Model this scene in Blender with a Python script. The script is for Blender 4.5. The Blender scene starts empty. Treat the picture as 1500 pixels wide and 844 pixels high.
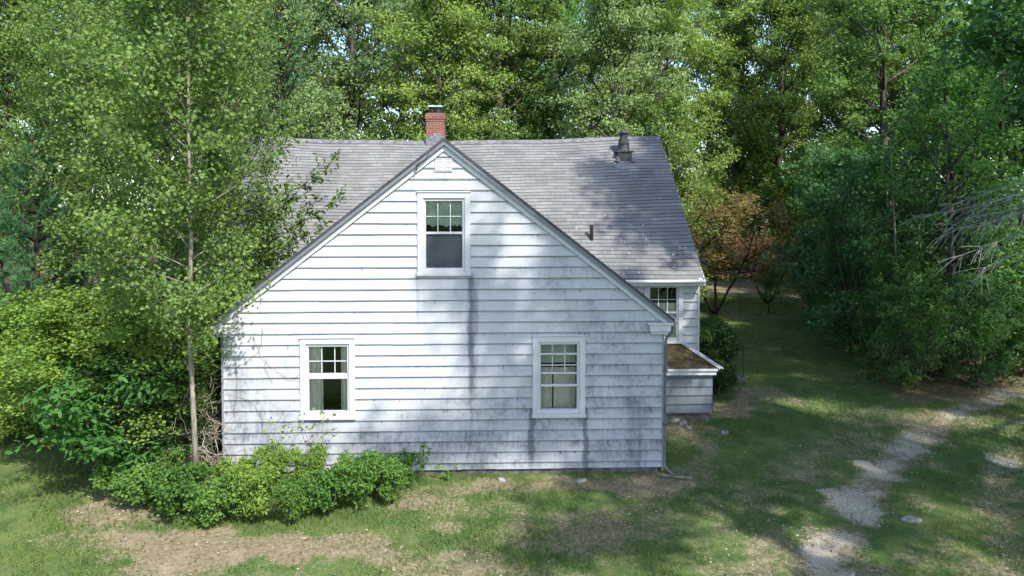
import bpy, math, random
import numpy as np
from math import radians as R, sin, cos, tan, pi
C = bpy.context.scene.collection
SC = bpy.context.scene

# ------------------------------------------------------------------ camera, sky, sun, exposure
CAM_H, PITCH = 5.0, R(2.0)
FPX, PCX, PCY = 1000.0, 750.0, 335.0
cd = bpy.data.cameras.new('camera'); cam = bpy.data.objects.new('camera', cd); C.objects.link(cam)
cam.location = (0, 0, CAM_H); cam.rotation_euler = (R(90) - PITCH, 0, 0)
cd.sensor_width = 36; cd.lens = 24; cd.shift_y = -(422 - PCY) / 1500; cd.clip_end = 2000; cd.clip_start = .1
SC.camera = cam
SUN_EL, SUN_AZ = R(46), R(33)          # azimuth measured from straight behind the camera towards the right
w = bpy.data.worlds.new('World'); SC.world = w; w.use_nodes = True
nt = w.node_tree; bg = nt.nodes['Background']
sky = nt.nodes.new('ShaderNodeTexSky'); sky.sky_type = 'NISHITA'; sky.sun_disc = False
sky.sun_elevation = SUN_EL; sky.sun_rotation = pi - SUN_AZ; sky.air_density = 1.0; sky.dust_density = 1.0; sky.ozone_density = 1.6
nt.links.new(sky.outputs[0], bg.inputs[0]); bg.inputs[1].default_value = 0.15
TO_SUN = np.array([sin(SUN_AZ) * cos(SUN_EL), -cos(SUN_AZ) * cos(SUN_EL), sin(SUN_EL)])
sl = bpy.data.lights.new('sun', 'SUN'); so = bpy.data.objects.new('sun', sl); C.objects.link(so)
sl.energy = 3.0; sl.angle = R(1.0); sl.color = (1, .96, .90)
so.rotation_euler = (pi / 2 - SUN_EL, 0, SUN_AZ); so.location = (20, -20, 40)
SC.view_settings.view_transform = 'Standard'; SC.view_settings.look = 'None'
SC.view_settings.gamma = 1; SC.view_settings.exposure = 1.47
SC.cycles.max_bounces = 8; SC.cycles.diffuse_bounces = 4; SC.cycles.transparent_max_bounces = 8
SC.cycles.transmission_bounces = 5; SC.cycles.use_denoising = True

# ------------------------------------------------------------------ measuring helpers
def ray(px, py):
    a, b = (px - PCX) / FPX, (PCY - py) / FPX
    return np.array([a, cos(PITCH) + b * sin(PITCH), b * cos(PITCH) - sin(PITCH)])
def at(px, py, Y):
    d = ray(px, py); return np.array([0, 0, CAM_H]) + d * (Y / d[1])
def on_ground(px, py, z=0.0):
    d = ray(px, py); return np.array([0, 0, CAM_H]) + d * ((z - CAM_H) / d[2])
HO = np.array([-5.28, 12.4, 0.0]); HA = R(1.84); HC, HS = cos(HA), sin(HA)   # the house's own frame
def on_wall(px, py, v=0.0):
    d = ray(px, py); n = np.array([-HS, HC, 0]); o = np.array([0, 0, CAM_H])
    t = (v + np.dot(HO - o, n)) / np.dot(d, n); p = o + d * t - HO
    return p[0] * HC + p[1] * HS, p[2]
def h2w(u, v, z=0): return (HO[0] + u * HC - v * HS, HO[1] + u * HS + v * HC, z)

# ------------------------------------------------------------------ mesh helpers
def norm(a): return a / np.maximum(np.linalg.norm(a, axis=-1, keepdims=True), 1e-9)
def np_mesh(name, V, F, attrs=None, smooth=False):
    """V (n,3); F (m,k) all faces the same size"""
    V = np.asarray(V, np.float32); F = np.asarray(F, np.int32); m, k = F.shape
    me = bpy.data.meshes.new(name); me.vertices.add(len(V)); me.vertices.foreach_set('co', V.ravel())
    me.loops.add(m * k); me.loops.foreach_set('vertex_index', F.ravel())
    me.polygons.add(m); me.polygons.foreach_set('loop_start', np.arange(0, m * k, k, dtype=np.int32))
    if smooth: me.polygons.foreach_set('use_smooth', np.ones(m, bool))
    for an, (dom, val) in (attrs or {}).items():
        a = me.attributes.new(an, 'FLOAT', dom); a.data.foreach_set('value', np.asarray(val, np.float32))
    me.update(calc_edges=True); return me
class MB:
    def __init__(s): s.v = []; s.f = []
    def face(s, *pts):
        i = len(s.v); s.v += [tuple(map(float, p)) for p in pts]; s.f.append(tuple(range(i, i + len(pts))))
    def box(s, x0, x1, y0, y1, z0, z1):
        i = len(s.v); s.v += [(x, y, z) for z in (z0, z1) for y in (y0, y1) for x in (x0, x1)]
        for q in ((0, 2, 3, 1), (4, 5, 7, 6), (0, 1, 5, 4), (2, 6, 7, 3), (0, 4, 6, 2), (1, 3, 7, 5)): s.f.append(tuple(i + k for k in q))
    def prism(s, poly, d):
        """extrude a polygon of 3D points by the vector d"""
        n = len(poly); i = len(s.v); s.v += [tuple(p) for p in poly] + [tuple(np.array(p) + np.array(d)) for p in poly]
        s.f.append(tuple(range(i, i + n))); s.f.append(tuple(range(i + 2 * n - 1, i + n - 1, -1)))
        for k in range(n): s.f.append((i + k, i + n + k, i + n + (k + 1) % n, i + (k + 1) % n))
    def tube(s, pts, rad, sides=6, cap=True):
        pts = np.asarray(pts, float); n = len(pts); rad = np.broadcast_to(rad, (n,))
        T = norm(np.gradient(pts, axis=0)); ref = np.array([.13, .27, .95]) if abs(T[0][2]) < .9 else np.array([1., .1, 0])
        A = norm(np.cross(T, ref)); B = np.cross(T, A); i = len(s.v)
        an = np.linspace(0, 2 * pi, sides, endpoint=False)
        for k in range(n):
            for a in an: s.v.append(tuple(pts[k] + rad[k] * (cos(a) * A[k] + sin(a) * B[k])))
        for k in range(n - 1):
            for j in range(sides): s.f.append((i + k * sides + j, i + k * sides + (j + 1) % sides, i + (k + 1) * sides + (j + 1) % sides, i + (k + 1) * sides + j))
        if cap: s.f.append(tuple(i + j for j in range(sides))[::-1]); s.f.append(tuple(i + (n - 1) * sides + j for j in range(sides)))
    def mesh(s, name, smooth=False):
        me = bpy.data.meshes.new(name); me.from_pydata(s.v, [], s.f); me.update()
        if smooth: me.polygons.foreach_set('use_smooth', [True] * len(me.polygons))
        return me
    def build(s, name, m, parent=None, smooth=False, bevel=0): return link(name, s.mesh(name, smooth), m, parent, bevel)
def link(name, me, m, parent=None, bevel=0):
    o = bpy.data.objects.new(name, me); C.objects.link(o)
    if m and not me.materials: me.materials.append(m)
    if parent: o.parent = parent
    if bevel:
        b = o.modifiers.new('bevel', 'BEVEL'); b.width = bevel; b.segments = 2; b.limit_method = 'ANGLE'
    return o
def tag(o, label, cat, group=None):
    o['label'] = label; o['category'] = cat
    if group: o['group'] = group
    return o
def setting(o, kind='structure', label=None, cat=None):
    o['kind'] = kind; o['label'] = label or 'setting'; o['category'] = cat or o.name.split('.')[0].replace('_', ' '); return o
def empty(name, loc, rz=0):
    o = bpy.data.objects.new(name, None); C.objects.link(o); o.location = loc; o.rotation_euler = (0, 0, rz); o.empty_display_size = .3; return o

def vnoise(x, y, seed=0):
    xi = np.floor(x).astype(np.int64); yi = np.floor(y).astype(np.int64); fx = x - xi; fy = y - yi
    fx = fx * fx * (3 - 2 * fx); fy = fy * fy * (3 - 2 * fy)
    def h(a, b):
        n = (a * 374761393 + b * 668265263 + seed * 1442695041) & 0x7fffffff
        n = ((n ^ (n >> 13)) * 1274126177) & 0x7fffffff
        return ((n ^ (n >> 16)) & 0xffff) / 65535.0
    return (h(xi, yi) * (1 - fx) + h(xi + 1, yi) * fx) * (1 - fy) + (h(xi, yi + 1) * (1 - fx) + h(xi + 1, yi + 1) * fx) * fy
def fbm(x, y, s, oct=4, seed=0):
    t = 0; a = .5; f = 1 / s
    for k in range(oct): t = t + a * vnoise(x * f + 31.7 * k, y * f - 17.3 * k, seed + k); a *= .5; f *= 2.03
    return t / (1 - .5 ** oct)
def sst(a, b, x): t = np.clip((x - a) / (b - a), 0, 1); return t * t * (3 - 2 * t)

# ------------------------------------------------------------------ shader helpers
class E:
    def __init__(s, nt, k): s.nt = nt; s.k = k
    def _m(s, op, o=None, o2=None):
        n = s.nt.nodes.new('ShaderNodeMath'); n.operation = op
        for i, v in enumerate((s, o, o2)):
            if v is None: continue
            if isinstance(v, E): s.nt.links.new(v.k, n.inputs[i])
            else: n.inputs[i].default_value = v
        return E(s.nt, n.outputs[0])
    def __add__(s, o): return s._m('ADD', o)
    def __sub__(s, o): return s._m('SUBTRACT', o)
    def __mul__(s, o): return s._m('MULTIPLY', o)
    def __rmul__(s, o): return s._m('MULTIPLY', o)
    def __truediv__(s, o): return s._m('DIVIDE', o)
    def abs(s): return s._m('ABSOLUTE')
    def frac(s): return s._m('FRACT')
    def floor(s): return s._m('FLOOR')
    def max(s, o): return s._m('MAXIMUM', o)
    def min(s, o): return s._m('MINIMUM', o)
    def pw(s, o): return s._m('POWER', o)
    def sm(s, a, b, x=0.0, y=1.0):
        n = s.nt.nodes.new('ShaderNodeMapRange'); n.interpolation_type = 'SMOOTHSTEP'; s.nt.links.new(s.k, n.inputs[0])
        n.inputs[1].default_value = a; n.inputs[2].default_value = b; n.inputs[3].default_value = x; n.inputs[4].default_value = y
        return E(s.nt, n.outputs[0])
class Mat:
    def __init__(s, name):
        s.m = bpy.data.materials.new(name); s.m.use_nodes = True; s.nt = s.m.node_tree
        s.b = s.nt.nodes['Principled BSDF']; s.out = s.nt.nodes['Material Output']
        s.b.inputs['Specular IOR Level'].default_value = .3
    def co(s, kind='Object'):
        n = s.nt.nodes.new('ShaderNodeTexCoord'); return E(s.nt, n.outputs[kind])
    def xyz(s, v):
        n = s.nt.nodes.new('ShaderNodeSeparateXYZ'); s.nt.links.new(v.k, n.inputs[0]); return [E(s.nt, n.outputs[i]) for i in range(3)]
    def vec(s, x, y, z):
        n = s.nt.nodes.new('ShaderNodeCombineXYZ')
        for i, v in enumerate((x, y, z)):
            if isinstance(v, E): s.nt.links.new(v.k, n.inputs[i])
            else: n.inputs[i].default_value = v
        return E(s.nt, n.outputs[0])
    def scale(s, v, sc):
        n = s.nt.nodes.new('ShaderNodeVectorMath'); n.operation = 'MULTIPLY'; s.nt.links.new(v.k, n.inputs[0]); n.inputs[1].default_value = sc; return E(s.nt, n.outputs[0])
    def noise(s, v, sc, det=3, rough=.55, out=0):
        n = s.nt.nodes.new('ShaderNodeTexNoise'); s.nt.links.new(v.k, n.inputs['Vector']); n.inputs['Scale'].default_value = sc
        n.inputs['Detail'].default_value = det; n.inputs['Roughness'].default_value = rough; return E(s.nt, n.outputs[out])
    def voro(s, v, sc, out='Distance', rnd=1.0):
        n = s.nt.nodes.new('ShaderNodeTexVoronoi'); s.nt.links.new(v.k, n.inputs['Vector']); n.inputs['Scale'].default_value = sc
        n.inputs['Randomness'].default_value = rnd; return E(s.nt, n.outputs[out])
    def white(s, v):
        n = s.nt.nodes.new('ShaderNodeTexWhiteNoise'); n.noise_dimensions = '3D'; s.nt.links.new(v.k, n.inputs['Vector']); return E(s.nt, n.outputs['Value'])
    def attr(s, name):
        n = s.nt.nodes.new('ShaderNodeAttribute'); n.attribute_name = name; return E(s.nt, n.outputs['Fac'])
    def mix(s, f, a, b, mode='MIX'):
        n = s.nt.nodes.new('ShaderNodeMix'); n.data_type = 'RGBA'; n.blend_type = mode
        for i, v in ((0, f), (6, a), (7, b)):
            if isinstance(v, E): s.nt.links.new(v.k, n.inputs[i])
            else: n.inputs[i].default_value = v if i == 0 else (*v, 1)
        return E(s.nt, n.outputs[2])
    def col(s, c, rough=None, spec=None):
        if isinstance(c, E): s.nt.links.new(c.k, s.b.inputs['Base Color'])
        else: s.b.inputs['Base Color'].default_value = (*c, 1)
        if rough is not None:
            if isinstance(rough, E): s.nt.links.new(rough.k, s.b.inputs['Roughness'])
            else: s.b.inputs['Roughness'].default_value = rough
        if spec is not None: s.b.inputs['Specular IOR Level'].default_value = spec
        return s
    def bump(s, h, st=.5, dist=.01):
        n = s.nt.nodes.new('ShaderNodeBump'); s.nt.links.new(h.k, n.inputs['Height']); n.inputs['Strength'].default_value = st; n.inputs['Distance'].default_value = dist
        s.nt.links.new(n.outputs[0], s.b.inputs['Normal']); return s

def simple(name, c, rough=.6, var=.25, sc=6, spec=.3, metal=0):
    m = Mat(name); n = m.noise(m.co(), sc, 4)
    m.col(m.mix(n.sm(.3, .75), tuple(x * (1 - var) for x in c), tuple(min(1, x * (1 + var)) for x in c)), rough, spec)
    m.b.inputs['Metallic'].default_value = metal; return m.m

def leaf_mat(name, trans=.32, old=(1.25, 1.08, .65)):
    m = Mat(name); v = m.attr('var'); hue = m.attr('hue')
    oi = m.nt.nodes.new('ShaderNodeObjectInfo'); tint = E(m.nt, oi.outputs['Color'])
    c = m.mix(v, (.50, .58, .55), (1.35, 1.32, 1.2)); c = m.mix(1.0, tint, c, 'MULTIPLY')
    c = m.mix(hue.sm(.55, 1, 0, .55), c, m.mix(1.0, c, old, 'MULTIPLY'))
    m.col(c, .6, .16)
    tr = m.nt.nodes.new('ShaderNodeBsdfTranslucent'); mx = m.nt.nodes.new('ShaderNodeMixShader'); mx.inputs[0].default_value = trans
    tc = m.mix(1.0, c, (1.5, 1.75, .75), 'MULTIPLY'); m.nt.links.new(tc.k, tr.inputs[0])
    m.nt.links.new(m.b.outputs[0], mx.inputs[1]); m.nt.links.new(tr.outputs[0], mx.inputs[2]); m.nt.links.new(mx.outputs[0], m.out.inputs[0])
    return m.m
LEAF = leaf_mat('leaf'); NEEDLE = leaf_mat('needle', .15)
GRASSM = leaf_mat('grass_blade', .3, (1.75, 1.25, .8))

def bark_mat(name, a, b, sc=9):
    m = Mat(name); co = m.co(); n = m.noise(m.scale(co, (1, 1, .25)), sc, 5, .65); m.col(m.mix(n.sm(.35, .7), a, b), .9, .1).bump(n, .6, .02); return m.m
BARK = bark_mat('bark', (.035, .028, .022), (.13, .11, .09)); BARK_PALE = bark_mat('pale_bark', (.14, .12, .09), (.33, .29, .23), 14)
BARK_DARK = bark_mat('dark_bark', (.02, .017, .014), (.07, .055, .045)); TWIG = bark_mat('twig', (.16, .13, .10), (.36, .32, .27))

# siding: white cement shingles with mould and rain streaks
def siding_mat(name, grime=1.0, local_marks=(), base=(.47, .48, .50)):
    m = Mat(name); co = m.co(); x, y, z = m.xyz(co)
    row = (z / .2025).floor(); zf = (z / .2025).frac(); xo = x + (row * .5).frac() * .61
    cell = m.vec((xo / .61).floor(), row, 3.0); rnd = m.white(cell)
    streak = m.noise(m.vec(x * 17.0, z * 1.6, row * .35), 1.0, 5, .68)
    fine = m.noise(m.vec(x * 70.0, z * 5.0, row * 1.3), 1.0, 2)
    big = m.noise(m.vec(x, z * 1.6, 1.0), .55, 4, .6); blot = m.noise(m.vec(x, z, 4.0), 2.4, 5, .65); blot2 = m.noise(m.vec(x, z, 9.0), 11.0, 4, .7)
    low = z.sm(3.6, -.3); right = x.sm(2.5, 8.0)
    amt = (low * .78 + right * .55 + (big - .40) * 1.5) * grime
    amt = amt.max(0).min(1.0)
    s = streak.sm(.42, .85) * amt * .62
    bl = (blot * .6 + blot2 * .4).sm(.44, .72) * amt * .75
    f = fine.sm(.45, .9) * amt * .28
    top = zf.sm(.1, 1.0); tot = s * .7 * (top * .8 + .35) + bl * .8 + f * (top + .3) + amt * .2
    dn = m.noise(m.vec(x * 14.0, row * 5.3, 2.0), 1.0, 2, .6); ln = m.noise(m.vec(x * 4.0, row * 2.9, 7.0), 1.0, 1)
    drop = dn.sm(.60, .70) * (zf + ln * .9).sm(1.12, 1.30) * (amt * .8 + .18); tot = tot + drop * .8
    hb = m.noise(m.vec(x * 1.3, row * 7.7, 5.0), 1.0, 3); tot = tot + hb.sm(.5, .75) * top * (amt * .35 + .05)
    for (x0, wd, z0, z1, st) in local_marks:
        wob = m.noise(m.vec(x * 6.0, z * 3.0, x0), 1.0, 3); d = ((x - x0) + (wob - .5) * wd * 1.6).abs().sm(wd, wd * .1)
        tot = tot + d * z.sm(z0, z0 + .5) * z.sm(z1 + .12, z1 - .05) * (streak.sm(.2, .6, .5, 1.0)) * st
    tot = tot.max(0).min(.93)
    c = m.mix(rnd, tuple(b * .93 for b in base), base)
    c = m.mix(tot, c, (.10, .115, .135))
    seam = ((xo / .61).frac() - .5).abs()  .sm(.4965, .499) * .12
    c = m.mix(seam, c, (.12, .12, .12))
    edge = zf.sm(.085, .01) * .9  # lap shadow line painted into the colour, together with butt-edge grime
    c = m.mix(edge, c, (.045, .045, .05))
    wav = m.noise(m.vec(x * 60.0, z * 3.0, 0.0), 1.0, 2)
    m.col(c, .62, .25).bump(wav + blot2, .25, .006); return m.m

def roof_mat(name, lichen=None):
    m = Mat(name); co = m.co('UV'); x, y, _ = m.xyz(co)     # uv in metres: along the eave, up the slope
    row = (y / .138).floor(); xo = x + (row * .37).frac() * .3 + m.white(m.vec(row, 0, 0)) * .1
    cell = m.vec((xo / .305).floor(), row, 1.0); rnd = m.white(cell); n = m.noise(m.vec(x, y, 0), .8, 4, .6); g = m.noise(m.vec(x, y, 0), 90, 2)
    drip = m.noise(m.vec(x * 3.0, y * .35, 0), 1.0, 4)
    v = rnd * .22 + n * .55 + drip * .25 + (g - .5) * .3
    c = m.mix(v.sm(.2, .9), (.125, .125, .122), (.245, .243, .236))
    slot = ((xo / .305).frac() - .5).abs().sm(.482, .496) * m.white(m.vec((xo / .305).floor(), row, 7.0)).sm(.3, .6, .25, .75)
    c = m.mix(slot, c, (.03, .03, .035))
    c = m.mix(((y / .138).frac())  .sm(.22, .0) * .6, c, (.03, .035, .04))  # row shadow painted into the colour along each course's lower edge
    if lichen:
        x0, y0, x1, y1 = lichen
        reg = x.sm(x0, x0 + 2.2) * y.sm(y1, y0) * .9 + .02
        d = m.voro(m.vec(x, y, 0), 5.5); r = m.white(m.vec((x * 1.3).floor(), (y * 1.3).floor(), 0)); k = m.noise(m.vec(x, y, 2.0), 1.1, 2)
        sz = (k - .40) * .75 + m.voro(m.vec(x, y, 0), 5.5, 'Color').sm(.2, 1) * .09
        dot = ((sz * reg + .0) - d + m.noise(m.vec(x, y, 0), 45, 2) * .05).sm(-.01, .02)
        c = m.mix(dot, c, (.55, .60, .55))
        c = m.mix(reg * n.sm(.4, .7) * .5, c, (.075, .08, .09))
    m.col(c, .9, .15).bump(g, .3, .004); return m.m
ROOF = roof_mat('roof_shingles', (8.6, 0.2, 10, 4.4))
WROOF = roof_mat('wing_shingles')
def paint(name, c, dirt=.3):
    m = Mat(name); co = m.co(); n = m.noise(co, 3.0, 5, .65); s = m.noise(m.scale(co, (12, 12, 1.2)), 1.0, 4)
    m.col(m.mix((n * s).sm(.22, .5) * dirt, c, tuple(x * .35 for x in c)), .5, .3).bump(s, .1, .003); return m.m
WHITE = paint('white_paint', (.48, .49, .50), .4); WHITE2 = paint('clean_white_paint', (.49, .495, .505), .25)
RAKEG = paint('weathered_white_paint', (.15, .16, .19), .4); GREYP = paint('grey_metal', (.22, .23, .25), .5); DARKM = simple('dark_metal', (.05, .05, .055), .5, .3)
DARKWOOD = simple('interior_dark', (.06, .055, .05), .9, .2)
STONE = simple('stone', (.27, .26, .24), .9, .4, 7); STONE_DARK = simple('foundation_stone', (.11, .105, .10), .95, .5, 5)
def brick_mat():
    m = Mat('brick'); x, y, z = m.xyz(m.co()); n = m.nt.nodes.new('ShaderNodeTexBrick')
    v = m.vec(x + y, z, 0); m.nt.links.new(v.k, n.inputs['Vector']); n.inputs['Scale'].default_value = 1
    n.inputs['Brick Width'].default_value = .2; n.inputs['Row Height'].default_value = .067; n.inputs['Mortar Size'].default_value = .007
    n.inputs['Color1'].default_value = (.24, .085, .06, 1); n.inputs['Color2'].default_value = (.16, .055, .045, 1); n.inputs['Mortar'].default_value = (.22, .19, .17, 1)
    q = m.noise(m.co(), 9, 4); m.col(m.mix(q.sm(.5, .8) * .6, E(m.nt, n.outputs[0]), (.10, .07, .065)), .9, .1); return m.m
BRICK = brick_mat(); LEAD = simple('lead_flashing', (.17, .175, .20), .5, .4, 12)
def glass_mat():
    m = Mat('glass'); nt = m.nt; tr = nt.nodes.new('ShaderNodeBsdfTransparent'); tr.inputs[0].default_value = (.80, .85, .84, 1)
    gl = nt.nodes.new('ShaderNodeBsdfGlossy'); gl.inputs['Roughness'].default_value = .02; gl.inputs[0].default_value = (.9, .95, 1, 1)
    fr = nt.nodes.new('ShaderNodeFresnel'); fr.inputs[0].default_value = 1.65; mx = nt.nodes.new('ShaderNodeMixShader')
    b = nt.nodes.new('ShaderNodeBump'); n = m.noise(m.co(), 2.5, 2); nt.links.new(n.k, b.inputs['Height']); b.inputs['Strength'].default_value = .12; b.inputs['Distance'].default_value = .05
    nt.links.new(b.outputs[0], gl.inputs['Normal'])
    nt.links.new(fr.outputs[0], mx.inputs[0]); nt.links.new(tr.outputs[0], mx.inputs[1]); nt.links.new(gl.outputs[0], mx.inputs[2]); nt.links.new(mx.outputs[0], m.out.inputs[0]); return m.m
GLASS = glass_mat(); SCREEN = simple('insect_screen', (.028, .036, .05), .35, .3, 4, .5)
CURT = simple('curtain_cloth', (.78, .72, .58), .9, .12, 20); BLIND = simple('green_blind', (.50, .56, .44), .9, .15, 6)

# ------------------------------------------------------------------ ground
def poly_dist(x, y, P):
    d = np.full(x.shape, 1e9)
    for a, b in zip(P[:-1], P[1:]):
        a = np.array(a[:2]); b = np.array(b[:2]); ab = b - a; t = np.clip(((x - a[0]) * ab[0] + (y - a[1]) * ab[1]) / (ab @ ab), 0, 1)
        d = np.minimum(d, np.hypot(x - a[0] - t * ab[0], y - a[1] - t * ab[1]))
    return d
RUT = [on_ground(*p) for p in ((1150, 960), (1190, 860), (1225, 790), (1258, 740), (1290, 690), (1340, 650), (1400, 608), (1465, 578), (1540, 552), (1700, 520), (1900, 490))]
RUT2 = [on_ground(*p) for p in ((1560, 960), (1500, 860), (1450, 760), (1462, 700), (1500, 655), (1580, 612), (1700, 560), (1900, 515))]
def gh(x, y):   # ground height
    h = (fbm(x, y, 2.6, 4, 3) - .5) * .16 + (fbm(x, y, 9, 2, 8) - .5) * .22
    h = h - .05 * np.exp(-(poly_dist(x, y, RUT) / .35) ** 2) - .05 * np.exp(-(poly_dist(x, y, RUT2) / .35) ** 2)
    u = (x - HO[0]) * HC + (y - HO[1]) * HS; v = -(x - HO[0]) * HS + (y - HO[1]) * HC
    dh = np.maximum(np.maximum(-u - .1, u - 10.4), np.maximum(-v, v - 12.6)); k = sst(0, 1.6, dh)
    h = h * k - .02 * (1 - k)
    return h + sst(45, 90, np.hypot(x, y)) * (fbm(x, y, 30, 3, 5) - .2) * 4
def masks(x, y):
    n1 = fbm(x, y, 1.3, 5, 11); n2 = fbm(x, y, .45, 4, 21); n3 = fbm(x, y, 4.5, 3, 31)
    r1 = poly_dist(x, y, RUT) + (n1 - .5) * .7; r2 = poly_dist(x, y, RUT2) + (n1 - .5) * .7
    rut = sst(.62, .06, r1) * sst(.22, .52, n1 * .5 + n2 * .5 + .05); rut = np.maximum(rut, .7 * sst(.6, .1, r2) * sst(.35, .62, n1 * .5 + n3 * .5 + .03))
    gravel = 0 * x
    for px, py, rx, ry, q in ((1250, 745, .34, .62, 1), (1195, 812, .38, .34, 1), (1285, 690, .3, .5, .8), (1240, 845, .3, .3, .8), (1330, 655, .35, .45, .6), (1470, 675, .3, .4, .7), (1400, 612, .4, .5, .6), (1470, 575, .5, .8, .7)):
        c = on_ground(px, py); d = np.hypot((x - c[0]) / rx, (y - c[1]) / ry) + (n2 - .5) * 1.6 + (n1 - .5) * .8; gravel = np.maximum(gravel, q * sst(1.25, .45, d))
    gravel = np.maximum(gravel, rut * (.26 + .36 * sst(.42, .62, n2))); rut = np.maximum(rut, gravel)
    def blob(px, py, rx, ry, s=1.0):
        c = on_ground(px, py); d = np.hypot((x - c[0]) / rx, (y - c[1]) / ry) + (n1 - .5) * 1.9 + (n2 - .5) * 1.2; return sst(1.35, .35, d) * s
    bare = blob(330, 805, 2.2, .62, .95)
    for a in ((170, 745, .95, .65, .9), (520, 800, 1.1, .6, .75), (860, 780, 1.9, .9, .6), (700, 830, 1.4, .6, .6), (640, 770, .9, .5, .55), (120, 800, 1.0, .5, .5), (1010, 700, .9, .7, .5), (300, 860, 1.5, .5, .7), (800, 712, 3.2, .5, .95), (620, 735, .9, .6, .8), (1020, 640, .7, 1.3, .75), (1115, 575, .9, 1.3, .75), (1060, 600, .8, .9, .8), (690, 800, .5, .35, .5), (960, 760, .6, .5, .45), (1040, 740, .45, .8, .45), (60, 720, .8, .6, .3), (1110, 460, 3.0, 2.2, .5)): bare = np.maximum(bare, blob(*a))
    far = sst(34, 39, y + (n3 - .5) * 5) * sst(47, 43, y) * sst(5, 8, x) * sst(21, 17, x); bare = np.maximum(bare, far)
    worn = sst(3.4, .6, np.minimum(poly_dist(x, y, RUT), poly_dist(x, y, RUT2)) + (n3 - .5) * 2) * sst(.36, .60, n1 * .6 + n2 * .4) * .6; bare = np.maximum(bare, worn)
    bare = np.maximum(bare, .5 * sst(.56, .75, n1) * sst(.4, .6, n3))
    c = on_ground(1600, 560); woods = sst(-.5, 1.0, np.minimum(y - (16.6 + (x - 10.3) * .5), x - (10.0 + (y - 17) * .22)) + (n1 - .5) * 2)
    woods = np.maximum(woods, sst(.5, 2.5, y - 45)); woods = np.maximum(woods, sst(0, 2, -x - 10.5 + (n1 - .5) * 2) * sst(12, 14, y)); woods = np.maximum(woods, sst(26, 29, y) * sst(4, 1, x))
    return rut, gravel, bare, woods
def axis(a, b, step, lo, hi):
    f = list(np.arange(a, b, step)); s = step; t = b
    while t < hi: f.append(t); s *= 1.25; t += s
    s = step; t = a - step; g = []
    while t > lo: g.append(t); s *= 1.25; t -= s
    return np.array(sorted(g) + f)
def ground_mat():
    m = Mat('ground_soil_grass'); co = m.co(); bare = m.attr('bare'); grav = m.attr('gravel'); woods = m.attr('woods')
    a = m.noise(co, .35, 4); b = m.noise(co, 2.2, 5, .6); c = m.noise(co, 14, 4, .7); d = m.noise(co, 60, 3, .7)
    g = m.mix(b.sm(.35, .65), (.06, .11, .03), (.13, .17, .05)); g = m.mix(c.sm(.45, .8) * .6, g, (.22, .195, .10)); g = m.mix(a.sm(.45, .62) * .45, g, (.045, .10, .025))
    g = m.mix(d.sm(.5, .85) * .5, g, (.035, .05, .015))
    s = m.mix((c * .5 + d * .5).sm(.38, .62), (.13, .105, .06), (.30, .25, .155)); s = m.mix(b.sm(.5, .75) * .55, s, (.38, .325, .21))
    s = m.mix(d.sm(.55, .7) * .5, s, (.09, .065, .045))
    gv = m.mix(d.sm(.3, .7), (.27, .235, .17), (.54, .48, .37)); gv = m.mix(c.sm(.55, .7) * .6, gv, (.22, .18, .13))
    e = (bare + (c - .5) * 1.0 + (b - .5) * .5).sm(.25, .75); r = m.mix(e, g, s)
    r = m.mix((grav + (c - .5) * .8 + (d - .5) * .5).sm(.25, .75), r, gv)
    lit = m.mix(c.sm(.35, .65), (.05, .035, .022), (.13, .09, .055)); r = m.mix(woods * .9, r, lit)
    m.col(r, .95, .1).bump(c + d, .7, .03); return m.m
GM = ground_mat()
xs = axis(-14, 17, .11, -400, 400); ys = axis(7.5, 26, .11, -400, 400)
X, Y = np.meshgrid(xs, ys); nx, ny = len(xs), len(ys)
rut, gra, bare, woods = masks(X, Y)
V = np.stack([X, Y, gh(X, Y)], -1).reshape(-1, 3)
i = (np.arange(ny - 1)[:, None] * nx + np.arange(nx - 1)).ravel(); F = np.stack([i, i + 1, i + 1 + nx, i + nx], -1)
onrut = (rut.ravel()[F].mean(1) > .35)
bare_all = np.maximum(bare, rut * .95)
def sub_ground(name, mask):
    f = F[mask]; used, inv = np.unique(f, return_inverse=True)
    me = np_mesh(name, V[used], inv.reshape(f.shape), {'bare': ('POINT', bare_all.ravel()[used]), 'gravel': ('POINT', gra.ravel()[used]), 'woods': ('POINT', woods.ravel()[used])}, True)
    return setting(link(name, me, GM))
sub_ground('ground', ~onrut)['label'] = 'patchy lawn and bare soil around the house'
sub_ground('dirt_track', onrut)['label'] = 'stony wheel ruts crossing the lawn to the woods'

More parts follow.
